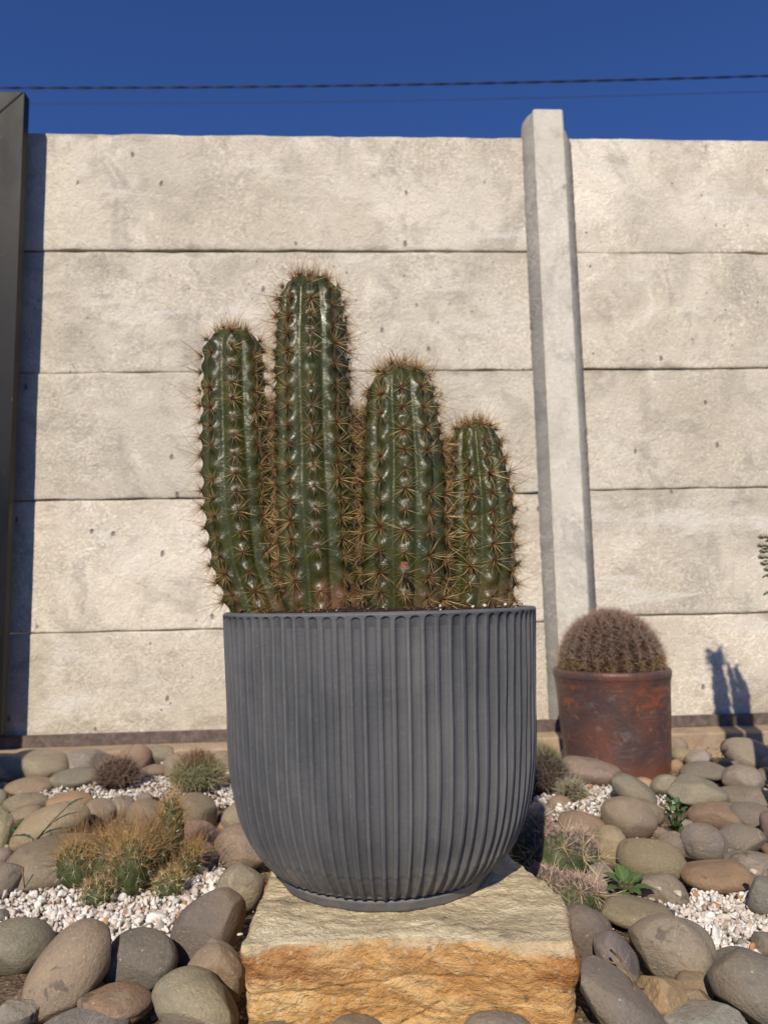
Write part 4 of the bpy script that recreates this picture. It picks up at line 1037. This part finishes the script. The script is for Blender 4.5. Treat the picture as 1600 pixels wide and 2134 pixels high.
twig([(1272, 1980, .050), (1290, 1996, .050), (1306, 2022, .046), (1318, 2048, .040), (1324, 2070, .036), (1332, 2092, .030)], .0011, 'thicker dry twig bending down between charcoal and olive stones')
twig([(1243, 1998, .046), (1262, 2003, .048), (1285, 2008, .048), (1305, 2020, .045), (1320, 2040, .040), (1345, 2052, .038)], .0008, 'thin dry twig crossing the dark flat stone')
twig([(46, 1808, .045), (50, 1830, .030), (52, 1850, .016)], .0009, 'short dark twig stub beside the purple brown stone')

# ------------------------------------------------------------------ terracotta pot with barrel cactus
TC = Vector((.4425, 1.470, .004))
tp = empty('terracotta_pot', TC, 'glazed brown and orange terracotta pot near the wall', 'pot')
tprof = [(.001, .0), (.098, .0), (.1015, .004), (.1035, .03), (.1055, .07), (.1080, .11), (.1110, .15), (.1135, .180), (.1150, .189), (.1165, .193), (.1168, .200), (.1155, .2045), (.1120, .2065), (.1070, .2060), (.1050, .203), (.1040, .17), (.10, .1), (.001, .1)]
tprof2 = []
for (r0, z0), (r1, z1) in zip(tprof[:-1], tprof[1:]):
    for k in range(4): tprof2.append((r0 + (r1 - r0) * k / 4, z0 + (z1 - z0) * k / 4))
lathe('pot_body', tprof2, 128, MAT['terracotta'], tp, lambda r, th, z, k: r + .0010 * np.sin(th * 3 + 2 + z * 20) * (r > .05) + .0004 * np.sin(th * 9 - z * 60))
soil_disc('soil', .105, .185, tp, 3, MAT['soil'], .004, 30)
tp.scale = (.965, .965, 1)
bc = empty('barrel_cactus', TC + Vector((0, 0, .186)), 'round brown spined barrel cactus filling the terracotta pot', 'cactus'); bc.scale = (.94, .94, 1.0)
NB = 24; V0, F0 = ico(5); th = np.arctan2(V0[:, 1], V0[:, 0]); V = V0 * np.array([.103, .103, .102]); V *= (1 - .09 * (1 - np.abs(np.cos(th * NB / 2)) ** .8) * (1 - V0[:, 2] ** 6))[:, None]; V[:, 2] += .024
obj('stem', mesh('stem', V, F0, True, MAT['soil']), bc)
g = np.random.default_rng(77); A = []; D = []; Ls = []
for k in range(NB):
    a = 2 * np.pi * (k + .0) / NB
    for e in np.arange(0, 88, 5.2):
        e2 = R(e + g.uniform(-1, 1)); d = np.array([math.cos(a) * math.cos(e2), math.sin(a) * math.cos(e2), math.sin(e2)])
        if e > 60 and k % 2: continue
        for q in range(30):
            v = d * .75 + g.normal(0, .62, 3); v /= np.linalg.norm(v)
            if v @ d < .1: v = v + d * .3; v /= np.linalg.norm(v)
            A.append(d * np.array([.103, .103, .102]) + [0, 0, .024]); D.append(v); Ls.append(g.uniform(.007, .0185))
q4 = areoles_on(None, 700, g, .0)
for d in q4:
    for q in range(12):
        v = d * .9 + g.normal(0, .5, 3); v /= np.linalg.norm(v); A.append(d * np.array([.100, .100, .100]) + [0, 0, .024]); D.append(v); Ls.append(g.uniform(.005, .012))
A = np.array(A); D = np.array(D); Ls = np.array(Ls); n = len(A); hz = np.clip((A[:, 2:3] - .02) / .09, 0, 1)
mx = g.uniform(0, 1, (n, 1)); c1 = np.where(mx < .62 - .35 * hz, np.array([[.60, .50, .39]]), np.array([[.42, .25, .19]])) * (1 - .0 * hz); c1 = np.where((hz < .25) & (mx < .7), np.array([[.58, .40, .20]]), c1)
me = spine_mesh('spines', A, D, Ls, np.full(n, .00042), g.normal(0, .18, (n, 3)) * Ls[:, None], 2, MAT['hair'], c1 * .42, c1 * g.uniform(.7, 1.2, (n, 1))); o = obj('spines', me, bc); o['kind'] = 'stuff'

# ------------------------------------------------------------------ tall succulent at the right edge (mostly out of frame; leaves and shadow show)
sx, sy = .625, 1.00
sp_ = empty('potted_succulent', (sx, sy, .0), 'tall pale green succulent poking in from the right edge', 'succulent')
lathe('pot_body', [(.001, .0), (.055, .0), (.058, .02), (.068, .13), (.074, .16), (.076, .185), (.070, .187), (.066, .17), (.058, .1), (.001, .1)], 64, MAT['terracotta'], sp_)
soil_disc('soil', .066, .168, sp_, 9, MAT['soil'], .004, 20)
def shadow_src(px, py):   # wall point -> position at depth sy on the same sun ray
    u, z = wall_hit(px, py, 0); p = WALL0 + Vector((u * math.cos(YAW), u * math.sin(YAW), z)); k = (p.y - sy) / ldir.y; return p - ldir * k
def stalk(pts, rads, seed, head=False):
    W_ = [shadow_src(*p) for p in pts]; pl = [Vector((q.x - sx, 0, q.z)) for q in W_]
    pl = [Vector((pl[0].x, .0, .17))] + pl; rads = [rads[0]] + rads
    full = []; fr = []
    for i in range(len(pl) - 1):
        for t in np.linspace(0, 1, 8, endpoint=False): full.append(pl[i].lerp(pl[i + 1], t)); fr.append((rads[i] + (rads[i + 1] - rads[i]) * t) * (1 + .16 * math.sin(len(full) * 1.9 + seed)))
    full.append(pl[-1]); fr.append(rads[-1] * .6)
    from_bm('stalk', tube_bm(bmesh.new(), full, fr, 14), MAT['olive'], sp_, True)
    g = np.random.default_rng(seed)
    for k in range(26 if head else 16):
        i = len(full) - 1 - (k % 10 if head else (k * 2) % len(full)); p = full[i]; a = g.uniform(0, 6.28)
        d = (math.cos(a), math.sin(a) * .5, g.uniform(.1, .8) if head else .5); leaf(sp_, p, d, .028 if head else .013, .0035, k, (.10, .15, .06), .2)
stalk([(1508, 1500), (1500, 1430), (1494, 1390), (1490, 1362)], [.020, .018, .012, .014], 1, True)
stalk([(1541, 1500), (1530, 1440), (1519, 1392)], [.014, .009, .006], 2)
stalk([(1553, 1500), (1550, 1440), (1531, 1390)], [.013, .013, .005], 3)
def rosette(c, rad, seed, mat='pale_succ', nl=16):
    g = np.random.default_rng(seed); bm = bmesh.new()
    for k in range(nl):
        a = k * 2.4; e = .1 + 1.2 * k / nl; L = rad * (1 - .5 * k / nl); d = Vector((math.cos(a) * math.cos(e), math.sin(a) * math.cos(e), math.sin(e)))
        r_ = bmesh.ops.create_icosphere(bm, subdivisions=1, radius=1)
        q = d.to_track_quat('Z', 'Y').to_matrix()
        for v in r_['verts']: v.co = q @ Vector((v.co.x * L * .46, v.co.y * L * .32, v.co.z * L * .5)) + d * L * .55
    return from_bm('rosette', bm, MAT[mat], sp_, True, c)
sb = Vector((sx, sy, 0))
Q = [(1594, 1120), (1592, 1138), (1597, 1150), (1594, 1162), (1599, 1176), (1610, 1130), (1612, 1160), (1606, 1188), (1622, 1145), (1624, 1175), (1618, 1105)]
for k, (px, py) in enumerate(Q): rosette(at_y(px, py, sy + .004 * (k % 3)) - sb, .0105, k)
for k, (px, py) in enumerate([(1606, 1202), (1608, 1238), (1622, 1220)]):
    p = at_y(px, py, sy) - sb; leaf(sp_, p + Vector((.004, 0, 0)), (-1, -.2, .25), .018, .005, k, (.13, .16, .05), .3); rosette(p + Vector((.008, 0, 0)), .014, 30 + k, 'olive', 9)
br = [at_y(1640, 1240, sy) - sb, at_y(1618, 1190, sy) - sb, at_y(1606, 1150, sy) - sb]
from_bm('branch', tube_bm(bmesh.new(), [Vector((0, 0, .17)), Vector((-.03, 0, .24))] + br + [at_y(1606, 1115, sy) - sb], [.009, .008, .006, .005, .004, .003], 8), MAT['olive'], sp_, True)
from_bm('branch', tube_bm(bmesh.new(), [br[0], at_y(1612, 1238, sy) - sb], [.005, .003], 8), MAT['olive'], sp_, True)

# ------------------------------------------------------------------ unseen box added left of the frame to shade the back left stones
bm = bmesh.new(); box_bm(-1.17, -.825, .80, 1.00, 0, .50, .006, bm)
lp = from_bm('shade_box', bm, MAT['metal']); tag(lp, 'tall dark box added out of view beyond the left edge, shading the back left stones', 'planter')
print('objects', len(bpy.data.objects))
